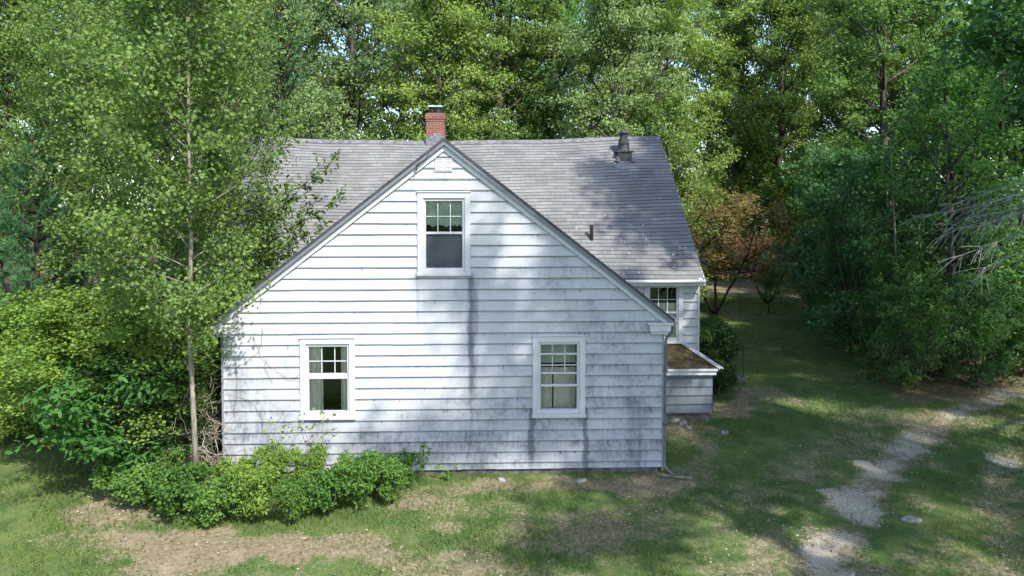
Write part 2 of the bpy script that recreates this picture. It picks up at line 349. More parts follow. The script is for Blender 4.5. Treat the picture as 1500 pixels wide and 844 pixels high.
# ------------------------------------------------------------------ leaves, trees
def frames(n, rng, up=.6, outward=None):
    nrm = rng.normal(size=(n, 3)); nrm = norm(nrm) + np.array([0, 0, up])
    if outward is not None: nrm = nrm + outward
    nrm = norm(nrm); t = norm(np.cross(nrm, rng.normal(size=(n, 3)))); return nrm, t, np.cross(nrm, t)
SHAPES = {
    'quad': (np.array([[0, 0, 0], [.34, .5, -.05], [0, 1, -.05], [-.34, .45, -.05]]), np.array([[0, 1, 2, 3]])),
    'round': (np.array([[0, 0, 0], [.36, .22, -.06], [.42, .62, -.08], [0, 1, -.03], [-.42, .62, -.08], [-.36, .22, -.06]]), np.array([[0, 1, 2, 3], [0, 3, 4, 5]])),
    'long': (np.array([[0, 0, 0], [.19, .3, -.04], [.15, .72, -.12], [0, 1, -.2], [-.15, .72, -.12], [-.19, .3, -.04]]), np.array([[0, 1, 2, 3], [0, 3, 4, 5]])),
    'needle': (np.array([[-.05, 0, 0], [.05, 0, 0], [0.02, 1, 0], [-.02, 1, 0]]), np.array([[0, 1, 2, 3]])),
    'blade': (np.array([[-.07, 0, 0], [.07, 0, 0], [.03, .7, .12], [0, 1, .3]]), np.array([[0, 1, 2, 3]])),
    'lobed': (np.array([[0, 0, 0], [.5, .3, -.06], [.18, .5, 0], [.3, .85, -.08], [0, 1.0, -.02], [-.3, .85, -.08], [-.18, .5, 0], [-.5, .3, -.06]]), np.array([[0, 1, 2, 4], [2, 3, 4, 4], [0, 4, 6, 7], [4, 5, 6, 6]])),
}
SHAPES['lobed'] = (SHAPES['lobed'][0], np.array([[0, 1, 2, 6], [0, 2, 6, 7], [2, 3, 4, 6], [6, 2, 4, 5]]))
def leaves_mesh(name, P, T, N, S, shape, var, hue):
    sv, sf = SHAPES[shape]; n = len(P); B = np.cross(T, N); k = len(sv)
    V = P[:, None] + S[:, None, None] * (sv[None, :, 0:1] * B[:, None] + sv[None, :, 1:2] * T[:, None] + sv[None, :, 2:3] * N[:, None])
    Fc = (np.arange(n)[:, None, None] * k + sf[None]).reshape(-1, sf.shape[1])
    r = len(sf); return np_mesh(name, V.reshape(-1, 3), Fc, {'var': ('FACE', np.repeat(var, r)), 'hue': ('FACE', np.repeat(hue, r))})
def fill_clusters(rng, cs, rs, per, size, flat=.6, up=.6, droop=0.0, outw=.5):
    n = len(cs) * per; idx = np.repeat(np.arange(len(cs)), per)
    off = rng.normal(size=(n, 3)); off = norm(off) * (rng.random((n, 1)) ** .45); off[:, 2] *= flat
    P = cs[idx] + off * rs[idx][:, None]; N, T, _ = frames(n, rng, up, norm(off) * outw)
    T = norm(T + norm(off) * .5 - np.array([0, 0, droop])); T = norm(T - N * (T * N).sum(1, keepdims=True))
    S = size * rng.uniform(.65, 1.25, n)
    cv = rng.random(len(cs)); var = np.clip(.3 * cv[idx] + .7 * rng.random(n), 0, 1); hue = np.clip(.5 * cv[idx] + .5 * rng.random(n), 0, 1)
    return P, T, N, S, var, hue
def branch(rng, p0, d, L, n=5, lift=.15, wig=.12):
    pts = [np.array(p0, float)]; d = norm(np.array(d, float)); st = L / n
    for k in range(n):
        d = norm(d + rng.normal(size=3) * wig + np.array([0, 0, lift / n * 2])); pts.append(pts[-1] + d * st)
    return np.array(pts)
def tree_proto(name, seed, H, base, Rr, nl, tr, leaf, per, cr, shape='quad', prof=None, subs=6, up=.6, lean=0, droop=0., top=.96, barkm=None, elev=(15, 60), sides=7, multi=1, spread=0.0, lift=.35, bare=0.0, flat=.6, outw=.5, wob=.012):
    rng = np.random.default_rng(seed); tb = MB(); cs = []; rs = []
    prof = prof or (lambda t: (sin(pi * min(1, (t * .82 + .16))) ** .7))
    for s in range(multi):
        a0 = 2 * pi * s / max(1, multi) + rng.random(); sp = spread * (1 if multi > 1 else 0)
        nt_ = 9; tz = np.linspace(0, 1, nt_); jx = np.cumsum(rng.normal(size=(nt_, 2)) * H * wob, 0); jx[0] = 0
        tp = np.stack([jx[:, 0] + lean * H * tz + cos(a0) * sp * tz ** .8, jx[:, 1] + sin(a0) * sp * tz ** .8, tz * H * top], -1)
        rad = tr / multi ** .5 * (1 - tz) ** .8 + tr * .10; rad[0] *= 1.35
        tb.tube(tp, rad, sides)
        for k in range(nl // multi):
            t = base / H + (1 - base / H) * ((k + rng.random()) / (nl // multi)) * .97; q = (t - base / H) / (1 - base / H)
            j = min(int(t * (nt_ - 1)), nt_ - 2); fr_ = t * (nt_ - 1) - j; p0 = tp[j] * (1 - fr_) + tp[j + 1] * fr_
            az = k * 2.399963 + rng.normal() * .4; el = R(elev[0] + (elev[1] - elev[0]) * q + rng.normal() * 8)
            L = Rr * prof(q) * rng.uniform(.72, 1.12); d = np.array([cos(az) * cos(el), sin(az) * cos(el), sin(el)])
            lb = branch(rng, p0, d, L, 5, lift, .10); r0 = max(.008, min(tr * .32, .018 * L)); tb.tube(lb, np.linspace(r0, r0 * .25, 6), 5)
            if rng.random() < bare: continue
            cs.append(lb[-1]); rs.append(cr)
            for u in range(subs):
                f = rng.uniform(.22, 1.0); jj = min(int(f * 5), 4); ff = f * 5 - jj; q0 = lb[jj] * (1 - ff) + lb[jj + 1] * ff
                dd = norm(norm(lb[jj + 1] - lb[jj]) + rng.normal(size=3) * .75); sbn = branch(rng, q0, dd, L * rng.uniform(.2, .42), 3, .1, .15)
                tb.tube(sbn, np.linspace(r0 * .4, r0 * .12, 4), 3, False)
                cs.append(sbn[-1]); rs.append(cr * rng.uniform(.7, 1.2)); cs.append(sbn[1]); rs.append(cr * rng.uniform(.5, .9))
    cs = np.array(cs); rs = np.array(rs); P, T, N, S, var, hue = fill_clusters(rng, cs, rs, per, leaf, up=up, droop=droop, flat=flat, outw=outw)
    trunk = tb.mesh(name + '_trunk', True); crown = leaves_mesh(name + '_crown', P, T, N, S, shape, var, hue)
    trunk.materials.append(barkm or BARK); crown.materials.append(LEAF)
    return trunk, crown
def conifer_proto(name, seed, H, base, Rr, nw, tr, needle=.11, per=22, dens=1.0, gap=.0):
    rng = np.random.default_rng(seed); tb = MB(); tips = []
    tz = np.linspace(0, 1, 8); tb.tube(np.stack([tz * 0, tz * 0, tz * H], -1), tr * (1 - tz) + .015, 7)
    for k in range(nw):
        t = (k + .5) / nw; z = base + (H - base) * t; L0 = Rr * (1 - t) ** .75 * (0.55 + .45 * min(1, t * 5 + .3)) + .15
        for j in range(5):
            az = j * 2 * pi / 5 + k * 1.1 + rng.normal() * .15; L = L0 * rng.uniform(.75, 1.1); el = R(5 + 35 * t)
            b = branch(rng, (0, 0, z), (cos(az) * cos(el), sin(az) * cos(el), sin(el)), L, 5, .25, .05); tb.tube(b, np.linspace(.03, .008, 6) * (H / 8), 4, False)
            m = max(3, int(L * 9 * dens))
            for _ in range(m):
                f = rng.uniform(.25, 1) ** .7; jj = min(int(f * 5), 4); ff = f * 5 - jj; q = b[jj] * (1 - ff) + b[jj + 1] * ff
                side = norm(np.cross(b[-1] - b[0], [0, 0, 1])) * rng.uniform(-1, 1) * L * .34 * (1.15 - f)
                d = norm(norm(b[-1] - b[0]) * .8 + side * .8 + np.array([0, 0, .35]))
                tips.append((q + side + np.array([0, 0, rng.normal() * .05]), d))
    P0 = np.array([a for a, _ in tips]); D0 = np.array([d for _, d in tips]); n = len(P0) * per; idx = np.repeat(np.arange(len(P0)), per)
    T = norm(D0[idx] * 1.0 + norm(rng.normal(size=(n, 3))) * 1.0); P = P0[idx] - D0[idx] * rng.uniform(0, .16, (n, 1)); N = norm(np.cross(T, rng.normal(size=(n, 3))))
    cv = rng.random(len(P0)); var = np.clip(.5 * cv[idx] + .5 * rng.random(n), 0, 1)
    crown = leaves_mesh(name + '_crown', P, T, N, needle * rng.uniform(.8, 1.2, n), 'needle', var, rng.random(n) * .5)
    trunk = tb.mesh(name + '_trunk', True); trunk.materials.append(BARK_DARK); crown.materials.append(NEEDLE); return trunk, crown

PROTO = {}
PROTO['oak1'] = tree_proto('oak', 1, 17, 3.5, 4.6, 42, .22, .14, 125, .78, 'quad', subs=4, flat=.5, outw=1.1, elev=(5, 65))
PROTO['oak2'] = tree_proto('oak', 2, 15, 2.5, 4.3, 42, .20, .135, 125, .76, 'quad', subs=4, flat=.5, outw=1.1, elev=(0, 60), lean=.02)
PROTO['oak3'] = tree_proto('oak', 3, 19, 6, 4.4, 40, .24, .14, 125, .78, 'quad', subs=4, flat=.5, outw=1.1, elev=(10, 70), lean=-.02)
PROTO['edge1'] = tree_proto('edge', 4, 9, .6, 2.9, 44, .10, .11, 36, .40, 'quad', elev=(-5, 60), multi=2, spread=1.0)
PROTO['edge2'] = tree_proto('edge', 5, 6.5, .3, 2.6, 40, .08, .11, 36, .38, 'lobed', elev=(0, 55), multi=3, spread=1.3)
PROTO['maple'] = tree_proto('maple', 6, 14, 2.0, 4.4, 44, .2, .16, 40, .55, 'lobed', elev=(-8, 55), up=1.1)
PROTO['shade'] = tree_proto('shade', 61, 17.5, 7.5, 4.3, 44, .2, .15, 52, .6, 'lobed', elev=(-5, 50), up=1.1)
PROTO['aspen1'] = tree_proto('aspen', 7, 12.5, 2.7, 1.95, 84, .042, .058, 46, .36, 'round', elev=(15, 60), subs=6, wob=.004, up=.15, droop=.25, barkm=BARK_PALE, prof=lambda t: (.65 + .35 * sin(pi * min(1, t * 1.3))) * (1 - .55 * t ** 3))
PROTO['aspen2'] = tree_proto('aspen', 8, 13, 3.6, 2.2, 72, .065, .06, 46, .38, 'round', elev=(15, 60), subs=6, up=.15, droop=.25, barkm=BARK, prof=lambda t: (.65 + .35 * sin(pi * min(1, t * 1.3))) * (1 - .55 * t ** 3))
PROTO['redmaple'] = tree_proto('red', 9, 5.2, 1.7, 2.7, 30, .10, .10, 30, .42, 'lobed', elev=(10, 35), multi=4, spread=1.8, up=1.6, barkm=BARK_DARK, bare=.1, top=.8)
PROTO['pine'] = conifer_proto('pine', 10, 7.0, .4, 2.7, 19, .10, .12, 30, 1.2)
PROTO['tallpine'] = conifer_proto('tallpine', 11, 17, 3.5, 3.6, 22, .2, .17, 20, .8)
PROTO['shrub1'] = tree_proto('shrub', 12, 4.4, .2, 2.1, 60, .05, .058, 88, .36, 'round', elev=(5, 70), multi=5, spread=1.5, up=.5)
PROTO['shrub2'] = tree_proto('shrub', 13, 2.6, .1, 1.3, 44, .04, .085, 34, .28, 'lobed', elev=(5, 70), multi=5, spread=.8, up=.6)
PROTO['boxwood'] = tree_proto('boxwood', 14, 1.7, .1, .62, 40, .03, .045, 90, .2, 'round', elev=(5, 70), multi=4, spread=.3, up=.4)
PROTO['weed1'] = tree_proto('weed', 15, .95, .04, .42, 34, .009, .075, 12, .15, 'long', elev=(35, 85), multi=7, spread=.35, up=.5, subs=4, sides=4)
PROTO['weed2'] = tree_proto('weed', 16, .62, .04, .55, 30, .009, .062, 15, .17, 'round', elev=(20, 70), multi=7, spread=.4, up=.8, subs=4, sides=4)
PROTO['sumac'] = tree_proto('sumac', 17, 1.9, .3, 1.3, 36, .03, .135, 20, .30, 'long', elev=(0, 45), multi=5, spread=.9, up=1.3, subs=4, droop=.5)
PROTO['sapling'] = tree_proto('sapling', 18, 2.0, .7, .75, 14, .025, .09, 12, .22, 'round', elev=(10, 50), subs=3, sides=5, up=.8)
GREEN = dict(oak=(.145, .215, .055), pale=(.19, .26, .11), yellow=(.19, .265, .07), dark=(.095, .19, .055), blue=(.095, .195, .085), aspen=(.135, .205, .06),
             bright=(.16, .245, .05), pine=(.09, .195, .09), red=(.25, .185, .09), shrub=(.15, .235, .045), weed=(.11, .20, .045))
def plant(proto, name, loc, label, cat, tint, scale=1.0, rz=0.0, group=None, sz=None, parts=('trunk', 'crown')):
    t, c = PROTO[proto]; z = float(gh(np.array([loc[0]]), np.array([loc[1]]))[0]) - .03 if len(loc) < 3 else loc[2]
    e = empty(name, (loc[0], loc[1], z), rz); e.scale = (scale, scale, sz or scale); tag(e, label, cat, group)
    for nm, me in zip(parts, (t, c)):
        o = bpy.data.objects.new(nm, me); C.objects.link(o); o.parent = e
        o.color = (*GREEN[tint], 1) if isinstance(tint, str) else (*tint, 1)
    return e
def gpx(px, Y): return ((px - 750) / 1000 * Y, Y)

# --- forest behind the house and lawn: (px, depth, proto, tint, scale, rz, label)
G1 = 'broadleaf trees of the wood behind the house'
bgt = [
 (395, 29, 'oak2', 'pale', 1.0, 1, 'pale leafy tree behind the left end of the main roof ridge'),
 (520, 31, 'oak1', (.145, .215, .10), 1.05, 2, 'greyish green broadleaf tree halfway between aspens and brick chimney'),
 (640, 28.5, 'oak2', 'yellow', .92, 3, 'yellow green leafy tree rising directly behind the brick chimney'),
 (740, 30, 'oak3', 'oak', .95, 4, 'mid green tree just right of the brick chimney'),
 (835, 33, 'oak3', 'dark', 1.05, 5, 'dark tall tree with bare trunk between chimney and vent stack'),
 (900, 28, 'oak2', 'pale', .9, 2.5, 'sunlit leafy tree directly behind the metal vent stack'),
 (960, 33, 'oak1', 'yellow', 1.0, .6, 'yellow green broad crown beyond the right end of the roof ridge'),
 (1090, 51, 'oak2', 'pale', 1.25, 1.7, 'bright sunlit tree behind the bronze leaved maple'),
 (1180, 51, 'oak1', 'yellow', 1.25, 2.9, 'sunlit tree at the far end of the lawn above the sandy strip'),
 (450, 38, 'oak3', 'pale', 1.1, .3, 'hazy tall tree in the second row behind the left roof end'),
 (590, 39, 'oak1', 'oak', 1.15, 4.1, 'tall second row tree showing left of the brick chimney'),
 (700, 40, 'oak3', 'oak', 1.0, 5.1, 'tall second row tree showing right of the brick chimney'),
 (950, 41, 'oak3', 'oak', 1.1, 3.6, 'tall second row tree above the metal vent stack'),
 (1040, 45, 'oak3', 'oak', 1.15, 2.2, 'tall second row tree right of the roof with sky showing through'),
 (1290, 45, 'oak3', 'oak', 1.2, 1.2, 'tall far tree seen above the shaded woods'),
 (1240, 53, 'oak1', 'oak', 1.2, 3.1, 'broad tree filling the gap above the end of the lawn'),
 (1400, 41, 'oak3', 'oak', 1.15, 5.1, 'tall tree behind the dark maples of the right wood'),
 (1130, 43, 'oak2', 'oak', 1.3, 4.4, 'tall second row tree above the reddish maples'),
 (1300, 34, 'oak1', (.12, .20, .06), 1.15, 2.4, 'tall tree rising behind the blue green edge bushes'),
 (800, 41, 'oak1', 'oak', 1.1, .9, 'second row tree between chimney and bare topped dark tree'),
 (330, 36, 'oak1', 'oak', 1.1, 1.9, 'tall tree far behind the aspens at left'),
 (200, 33, 'oak3', 'oak', 1.1, 3.3, 'tall tree behind the left edge of the aspen clump'),
 (70, 30, 'oak1', 'oak', 1.05, 4.4, 'tall broadleaf tree behind the blue green pine'),
 (-60, 27, 'oak2', 'dark', 1.1, 5.4, 'dark tree at the left margin behind the pine'),
]
for px, Y, pr, ti, s, rz, lb in bgt: plant(pr, 'broadleaf_tree', gpx(px, Y), lb, 'tree', ti, s, rz, G1)
plant('tallpine', 'pine_tree', gpx(415, 27), 'light green pine with layered boughs above the left roof end', 'pine tree', (.13, .24, .10), .85, 1)
plant('tallpine', 'pine_tree', gpx(765, 37), 'tall dark pine standing between chimney and bare trunk', 'pine tree', (.03, .065, .035), 1.15, 2)
plant('tallpine', 'pine_tree', gpx(885, 47), 'tall dark pine far behind the vent stack', 'pine tree', (.03, .065, .035), 1.2, 4)

# --- understorey along the far edge of the lawn and behind the house
G2 = 'low edge trees under the wood'
ust = [
 (1015, 40, 'edge1', 'oak', .75, 1, 'low leafy tree behind the rear right corner of the house'),
 (1100, 46, 'edge1', 'dark', 1.0, 2, 'shaded low tree behind the sandy strip, left of the bright one'),
 (1165, 41, 'edge2', 'bright', 1.1, 3, 'bright yellow green small tree past the sandy strip'),
 (1265, 43, 'edge1', 'dark', 1.0, 4, 'dark low tree where lawn meets the shaded woods'),
 (1070, 52, 'edge1', 'yellow', 1.1, 0, 'yellow green low tree deep behind the bronze maple'),
 (470, 26, 'edge1', 'pale', 1.0, 5, 'pale low tree hidden behind left part of the roof'),
 (600, 27, 'edge2', 'yellow', 1.1, 2, 'small yellow green tree behind the house near the chimney'),
 (950, 27, 'edge1', 'oak', 1.0, 1.4, 'low tree behind the house near the vent stack'),
]
for px, Y, pr, ti, s, rz, lb in ust: plant(pr, 'understorey_tree', gpx(px, Y), lb, 'small tree', ti, s, rz, G2)

# --- woods at the right, in shade
G3 = 'shaded trees of the right hand wood'
rw = [
 (12.6, 19.8, 'edge1', 'dark', 1.0, .3, 'dark leafy tree spilling over the track at the wood edge'),
 (11.6, 22.5, 'edge2', 'blue', 1.0, 1.3, 'blue green small tree where the lawn edge bulges'),
 (13.0, 26.0, 'edge1', 'dark', .8, 2.3, 'tall dark edge tree at the middle of the wood edge'),
 (14.8, 30.5, 'edge2', 'blue', .85, 3.3, 'dark low tree near the top end of the lawn'),
 (10.9, 18.4, 'edge2', 'dark', .42, 1.3, 'low leafy bush at the foremost point of the wood'),
 (12.9, 18.9, 'edge2', 'blue', .46, 2.3, 'low bush where the ruts meet the wood'),
 (11.3, 20.4, 'edge2', 'dark', .52, 3.3, 'rounded bush between the birch stems and the lawn'),
 (12.0, 24.0, 'edge2', 'dark', .55, 4.3, 'bush on the lawn side halfway up the wood edge'),
 (12.7, 28.2, 'edge2', 'blue', .6, 5.3, 'bush near the far third of the wood edge'),
 (14.9, 19.8, 'edge2', 'dark', .5, .6, 'low bush beside the thick dark trunk'),
 (15.6, 21.5, 'edge1', 'blue', 1.1, 4.3, 'bushy dark tree right of the pale birch stems'),
 (19.5, 26.5, 'maple', 'dark', .9, 1.0, 'dark maple deep in the shaded woods'),
 (18.5, 22.0, 'maple', 'dark', 1.0, 3.0, 'dark maple at the right margin of the woods'),
 (27.0, 28.0, 'oak1', 'dark', 1.1, 1.0, 'tall dark oak at the back of the shaded woods'),
 (31.0, 33.0, 'oak2', 'dark', 1.2, 2.0, 'second tall dark oak at the far right of the woods'),
]
for x, y, pr, ti, s, rz, lb in rw: plant(pr, 'woodland_tree', (x, y), lb, 'tree', ti, s, rz, G3)
plant('pine', 'pine_tree', (15.2, 23.4), 'small green pine glowing among the shaded woods', 'pine tree', (.05, .13, .05), .95, 1)

# --- trees beyond the right edge of the picture that shade the lawn, the roof and the right half of the wall
G4 = 'shade trees along the track'
shade = [
 (9.9, 11.9, 'shade', 'blue', .97, .5, 'tall maple beside the track shading the main roof'),
 (7.8, 3.7, 'shade', 'dark', 1.0, 2.0, 'maple nearest the camera shading the gable wall'),
 (15.5, 10.5, 'oak1', 'dark', 1.0, 3.0, 'oak beyond the track shading the lawn'),
 (13.5, 2.5, 'oak2', 'dark', 1.1, 4.0, 'oak beyond the track shading the ruts'),
]
for x, y, pr, ti, s, rz, lb in shade: plant(pr, 'shade_tree', (x, y), lb, 'tree', ti, s, rz, G4)

# --- left side
G5 = 'slender aspens left of the house'
plant('aspen1', 'aspen', tuple(on_ground(290, 738)[:2]), 'aspen with slender pale trunk standing in front of the wall corner', 'aspen tree', 'aspen', 1.0, 0, G5)
plant('aspen2', 'aspen', gpx(222, 14.0), 'aspen with darker trunk just left of the pale trunked one', 'aspen tree', 'aspen', 1.0, 1, G5)
plant('aspen2', 'aspen', gpx(325, 16.0), 'aspen right behind the pale trunk, crown over the left roof', 'aspen tree', (.115, .175, .065), .85, 3, G5)
plant('aspen1', 'aspen', gpx(132, 16.0), 'aspen rising behind the blue green pine', 'aspen tree', 'aspen', 1.05, 4, G5)
plant('aspen2', 'aspen', gpx(40, 18.0), 'leftmost aspen at the picture margin', 'aspen tree', 'oak', 1.05, 5, G5)
plant('pine', 'pine_tree', gpx(52, 15.8), 'soft blue green young pine left of the aspens', 'pine tree', 'pine', .95, 0)
plant('shrub1', 'shrub', gpx(200, 12.9), 'large yellow green shrub under the aspens', 'shrub', 'bright', 1.0, 0, None, .68)
plant('shrub1', 'shrub', gpx(45, 15.0), 'broad bright shrub below the blue green pine', 'shrub', 'bright', .85, 2, None, .42)
plant('shrub1', 'shrub', gpx(268, 14.3), 'darker green shrub between yellow green shrub and house wall', 'shrub', 'shrub', .95, 4, None, .68)
plant('shrub1', 'shrub', gpx(284, 13.05), 'narrow leafy shrub pressed into the left wall corner', 'shrub', 'shrub', .42, 1, None, .62)
plant('shrub2', 'shrub', gpx(-5, 15.5), 'low bright bush at the left edge of the lawn', 'shrub', 'bright', 1.0, 4)
plant('sumac', 'shrub', gpx(150, 11.9), 'big leaved bush reaching over the left lawn', 'shrub', (.06, .15, .035), 1.0, 0)
plant('shrub2', 'shrub', gpx(215, 12.2), 'dark rounded bush beneath the yellow green shrub', 'shrub', (.045, .09, .03), .75, 1)

# --- right of the house
plant('redmaple', 'japanese_maple', tuple(on_ground(1046, 462)[:2]), 'bronze leaved maple with dark forked stems behind the house', 'maple tree', 'red', 1.12, .4)
plant('redmaple', 'japanese_maple', gpx(1125, 34), 'reddish small maple farther out on the lawn', 'maple tree', (.28, .15, .115), .7, 2)
plant('boxwood', 'boxwood', gpx(1052, 17.9), 'dark clipped boxwood beside the iron railing', 'shrub', (.035, .08, .022), 1.0, 0)
plant('boxwood', 'boxwood', gpx(1046, 20.2), 'smaller boxwood against the house behind the first', 'shrub', (.05, .10, .025), .9, 2)
plant('sapling', 'sapling', tuple(on_ground(1128, 462)[:2]), 'lone thin sapling standing on the open lawn', 'sapling', 'dark', 1.0, 0)
# low weedy bushes in front of the wall
G6 = 'weedy bushes along the front of the house'
wd = [(165, 735, 'weed2', 'weed', .95, 'leftmost low weed clump under the shrubs'), (215, 748, 'weed2', 'weed', 1.0, 'low weed clump left of the pale trunk'), (262, 757, 'weed2', (.07, .15, .03), 1.0, 'dark weed clump touching the pale trunk'),
      (318, 768, 'weed2', 'weed', 1.0, 'weed clump just right of the pale trunk'), (370, 765, 'weed1', 'bright', 1.05, 'yellow green weeds in front of the wall below the left window'), (425, 772, 'weed1', 'weed', 1.05, 'frontmost weed clump jutting into the dirt'),
      (480, 755, 'weed2', (.07, .15, .03), 1.0, 'dark green weeds right of the frontmost clump'), (530, 748, 'weed1', 'weed', 1.0, 'weed clump near the right end of the bed'), (575, 738, 'weed1', 'weed', .95, 'rightmost weed clump of the bed'),
      (250, 715, 'weed1', 'weed', 1.1, 'weed clump behind the pale trunk'), (345, 728, 'weed2', 'bright', 1.25, 'taller bright weeds against the wall corner'), (400, 727, 'weed1', 'shrub', 1.25, 'tall thin weeds below the left window sill'),
      (455, 722, 'weed1', 'shrub', 1.05, 'weeds touching the wall right of the left window'), (540, 718, 'weed2', (.06, .14, .03), 1.1, 'dense dark weeds against the wall'), (585, 716, 'weed1', (.06, .14, .03), .95, 'dark weeds at the right end against the wall')]
for k, (px, py, pr, ti, s, lb) in enumerate(wd): plant(pr, 'weed_bush', tuple(on_ground(px, py)[:2]), lb, 'weeds', ti, s * (.80 if py > 730 else .66) * (.85 + .3 * ((k * 7) % 5) / 5), k * 1.3, G6, parts=('stem', 'foliage'))

# far-off wood all round
def far_wood():
    rng = np.random.default_rng(40); cs = []
    n = 5200
    a = rng.uniform(0, 2 * pi, n); front = np.abs(((a - pi / 2 + pi) % (2 * pi)) - pi) < .95
    r = rng.uniform(52, 70, n); back = ~front
    r = np.where(back, rng.uniform(58, 75, n), r); hmax = np.where(back, 9, 15) + 5 * vnoise(a * 9, a * 0 + 2, 5); z = rng.uniform(0.3, 1, n) ** .8 * hmax
    z = np.where(rng.random(n) < .3, rng.uniform(.3, 5, n), z)
    cs = np.stack([r * np.cos(a), r * np.sin(a), z], -1)
    P, T, N, S, var, hue = fill_clusters(rng, cs, rng.uniform(1.0, 2.0, n), 52, .36)
    me = leaves_mesh('woods', P, T, N, S, 'quad', var, hue); o = link('woods', me, LEAF); o.color = (.09, .16, .055, 1)
    return setting(o, 'stuff', 'mass of far trees closing the view all round', 'woods')
far_wood()

# ------------------------------------------------------------------ the house
W = 8.09; PKZ, SL = 6.2, .784          # wing: width, peak height, slope
MV, MRV, MRZ, MSL, MU0, MU1 = 3.88, 8.03, 7.0, .849, -2.6, 9.95   # main block: front wall, ridge, slope, ends
house = empty('house', tuple(HO), HA)
tag(house, 'weathered white shingled house with grey roof and front gable', 'house')
EXPO = .2025
def siding(name, m, x_at, zlo, zhi, holes=(), y0=0.0, parent=None, axis='x', flip=1):
    """lapped courses: bottom edge stands proud; x_at(z) gives the course's ends"""
    mb = MB(); rng = random.Random(3)
    zs = [zlo]
    k = math.floor(zlo / EXPO) + 1
    while k * EXPO < zhi - 1e-4: zs.append(k * EXPO); k += 1
    zs.append(zhi)
    def P(x, d, z): return (x, y0 - d, z) if axis == 'x' else (y0 + flip * d, x, z)
    for a, b in zip(zs[:-1], zs[1:]):
        cut = sorted({a, b} | {z for h in holes for z in (h[2], h[3]) if a < z < b})
        dep = lambda z: .030 - .024 * (z - math.floor((a + 1e-6) / EXPO) * EXPO) / EXPO
        for z0, z1 in zip(cut[:-1], cut[1:]):
            l0, r0 = x_at(z0); l1, r1 = x_at(z1); segs = [(l0, r0, l1, r1)]
            for h in holes:
                if h[2] < (z0 + z1) / 2 < h[3]:
                    ns = []
                    for (p, q, s, t) in segs:
                        if q <= h[0] or p >= h[1]: ns.append((p, q, s, t))
                        else: ns += [(p, h[0], s, h[0]), (h[1], q, h[1], t)]
                    segs = ns
            for (p, q, s, t) in segs:
                if q - p < .002 and t - s < .002: continue
                # break into pieces of one shingle so that the butt line is not ruler straight
                n = max(1, int((q - p) / .61)); w = [rng.uniform(-.0042, .0042) for _ in range(n + 1)]
                for j in range(n):
                    f0, f1 = j / n, (j + 1) / n; xa, xb = p + (q - p) * f0, p + (q - p) * f1; xc, xd = s + (t - s) * f0, s + (t - s) * f1
                    za = z0 + (w[j] if z0 == a else 0); zb = z0 + (w[j] if z0 == a else 0)
                    d0 = dep(z0) + (rng.uniform(-.002, .002) if z0 == a else 0)
                    mb.face(P(xa, d0, za), P(xb, d0, zb), P(xd, dep(z1), z1), P(xc, dep(z1), z1))
                    if z0 == a: mb.face(P(xa, -.002, za + .001), P(xb, -.002, zb + .001), P(xb, d0, zb), P(xa, d0, za))
    return mb.build(name, m, parent)
uw = [on_wall(612, 404), on_wall(689, 282)]; lw = [on_wall(441, 614), on_wall(520, 495)]; rwn = [on_wall(780, 611), on_wall(857, 492)]
rect = lambda a: (a[0][0], a[1][0], a[0][1], a[1][1])
uw, lw, rwn = rect(uw), rect(lw), rect(rwn)
gx = lambda z: (max(0, W / 2 - (PKZ - .12 - z) / SL), min(W, W / 2 + (PKZ - .12 - z) / SL))
marks = [(on_wall(692, 500)[0], .13, 1.3, uw[2], .7), (on_wall(690, 500)[0], .06, .5, 3.2, .3), (on_wall(612, 500)[0], .05, 2.6, uw[2], .25), (rwn[0] - .02, .09, -.1, rwn[2] + .1, .7), (rwn[1] + .02, .09, -.1, rwn[2] + .1, .75),
         (on_wall(470, 600)[0], .28, .4, lw[2] - .05, .3), (on_wall(590, 600)[0], .22, .1, 1.1, .3), (7.6, .3, -.2, 1.4, .35), (.9, 1.0, -.2, 1.0, .3), (2.7, 1.2, -.2, .8, .35), (4.4, .9, -.2, .75, .3), (on_wall(350, 560)[0], .3, .9, 2.0, .25)]
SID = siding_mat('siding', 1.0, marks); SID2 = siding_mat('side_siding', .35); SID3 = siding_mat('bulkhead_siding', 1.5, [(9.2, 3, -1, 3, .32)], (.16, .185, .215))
TOPG = PKZ - .14
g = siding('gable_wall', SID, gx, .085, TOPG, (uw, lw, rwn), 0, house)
# main block front wall right of the wing, and left of it
HW1 = rect([on_wall(943, 503, MV), on_wall(1000, 412, MV)]); HW2 = (HW1[0] - 1.02, HW1[1] - 1.0, HW1[2], HW1[3]); HW2 = (HW1[0] - 1.0, HW1[0] - .06, HW1[2], HW1[3])
mtop = 3.26
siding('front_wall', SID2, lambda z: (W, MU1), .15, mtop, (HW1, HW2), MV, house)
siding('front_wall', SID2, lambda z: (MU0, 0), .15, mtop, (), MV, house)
gm = lambda z: (max(MV, MRV - (MRZ - .12 - z) / MSL), min(2 * MRV - MV, MRV + (MRZ - .12 - z) / MSL))
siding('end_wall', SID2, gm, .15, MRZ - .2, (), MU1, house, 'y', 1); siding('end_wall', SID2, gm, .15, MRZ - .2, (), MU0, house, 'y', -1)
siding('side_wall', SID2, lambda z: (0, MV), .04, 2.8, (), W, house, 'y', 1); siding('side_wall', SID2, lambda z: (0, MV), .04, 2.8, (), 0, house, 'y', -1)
b = MB(); b.box(MU0, MU1, 2 * MRV - MV, 2 * MRV - MV + .1, .15, mtop); b.build('rear_wall', SID2, house)
# foundation
b = MB(); b.box(.06, W - .06, .03, MV, -.4, .09); b.box(MU0 + .06, MU1 - .06, MV + .03, 2 * MRV - MV - .03, -.4, .152); b.build('foundation', STONE_DARK, house)
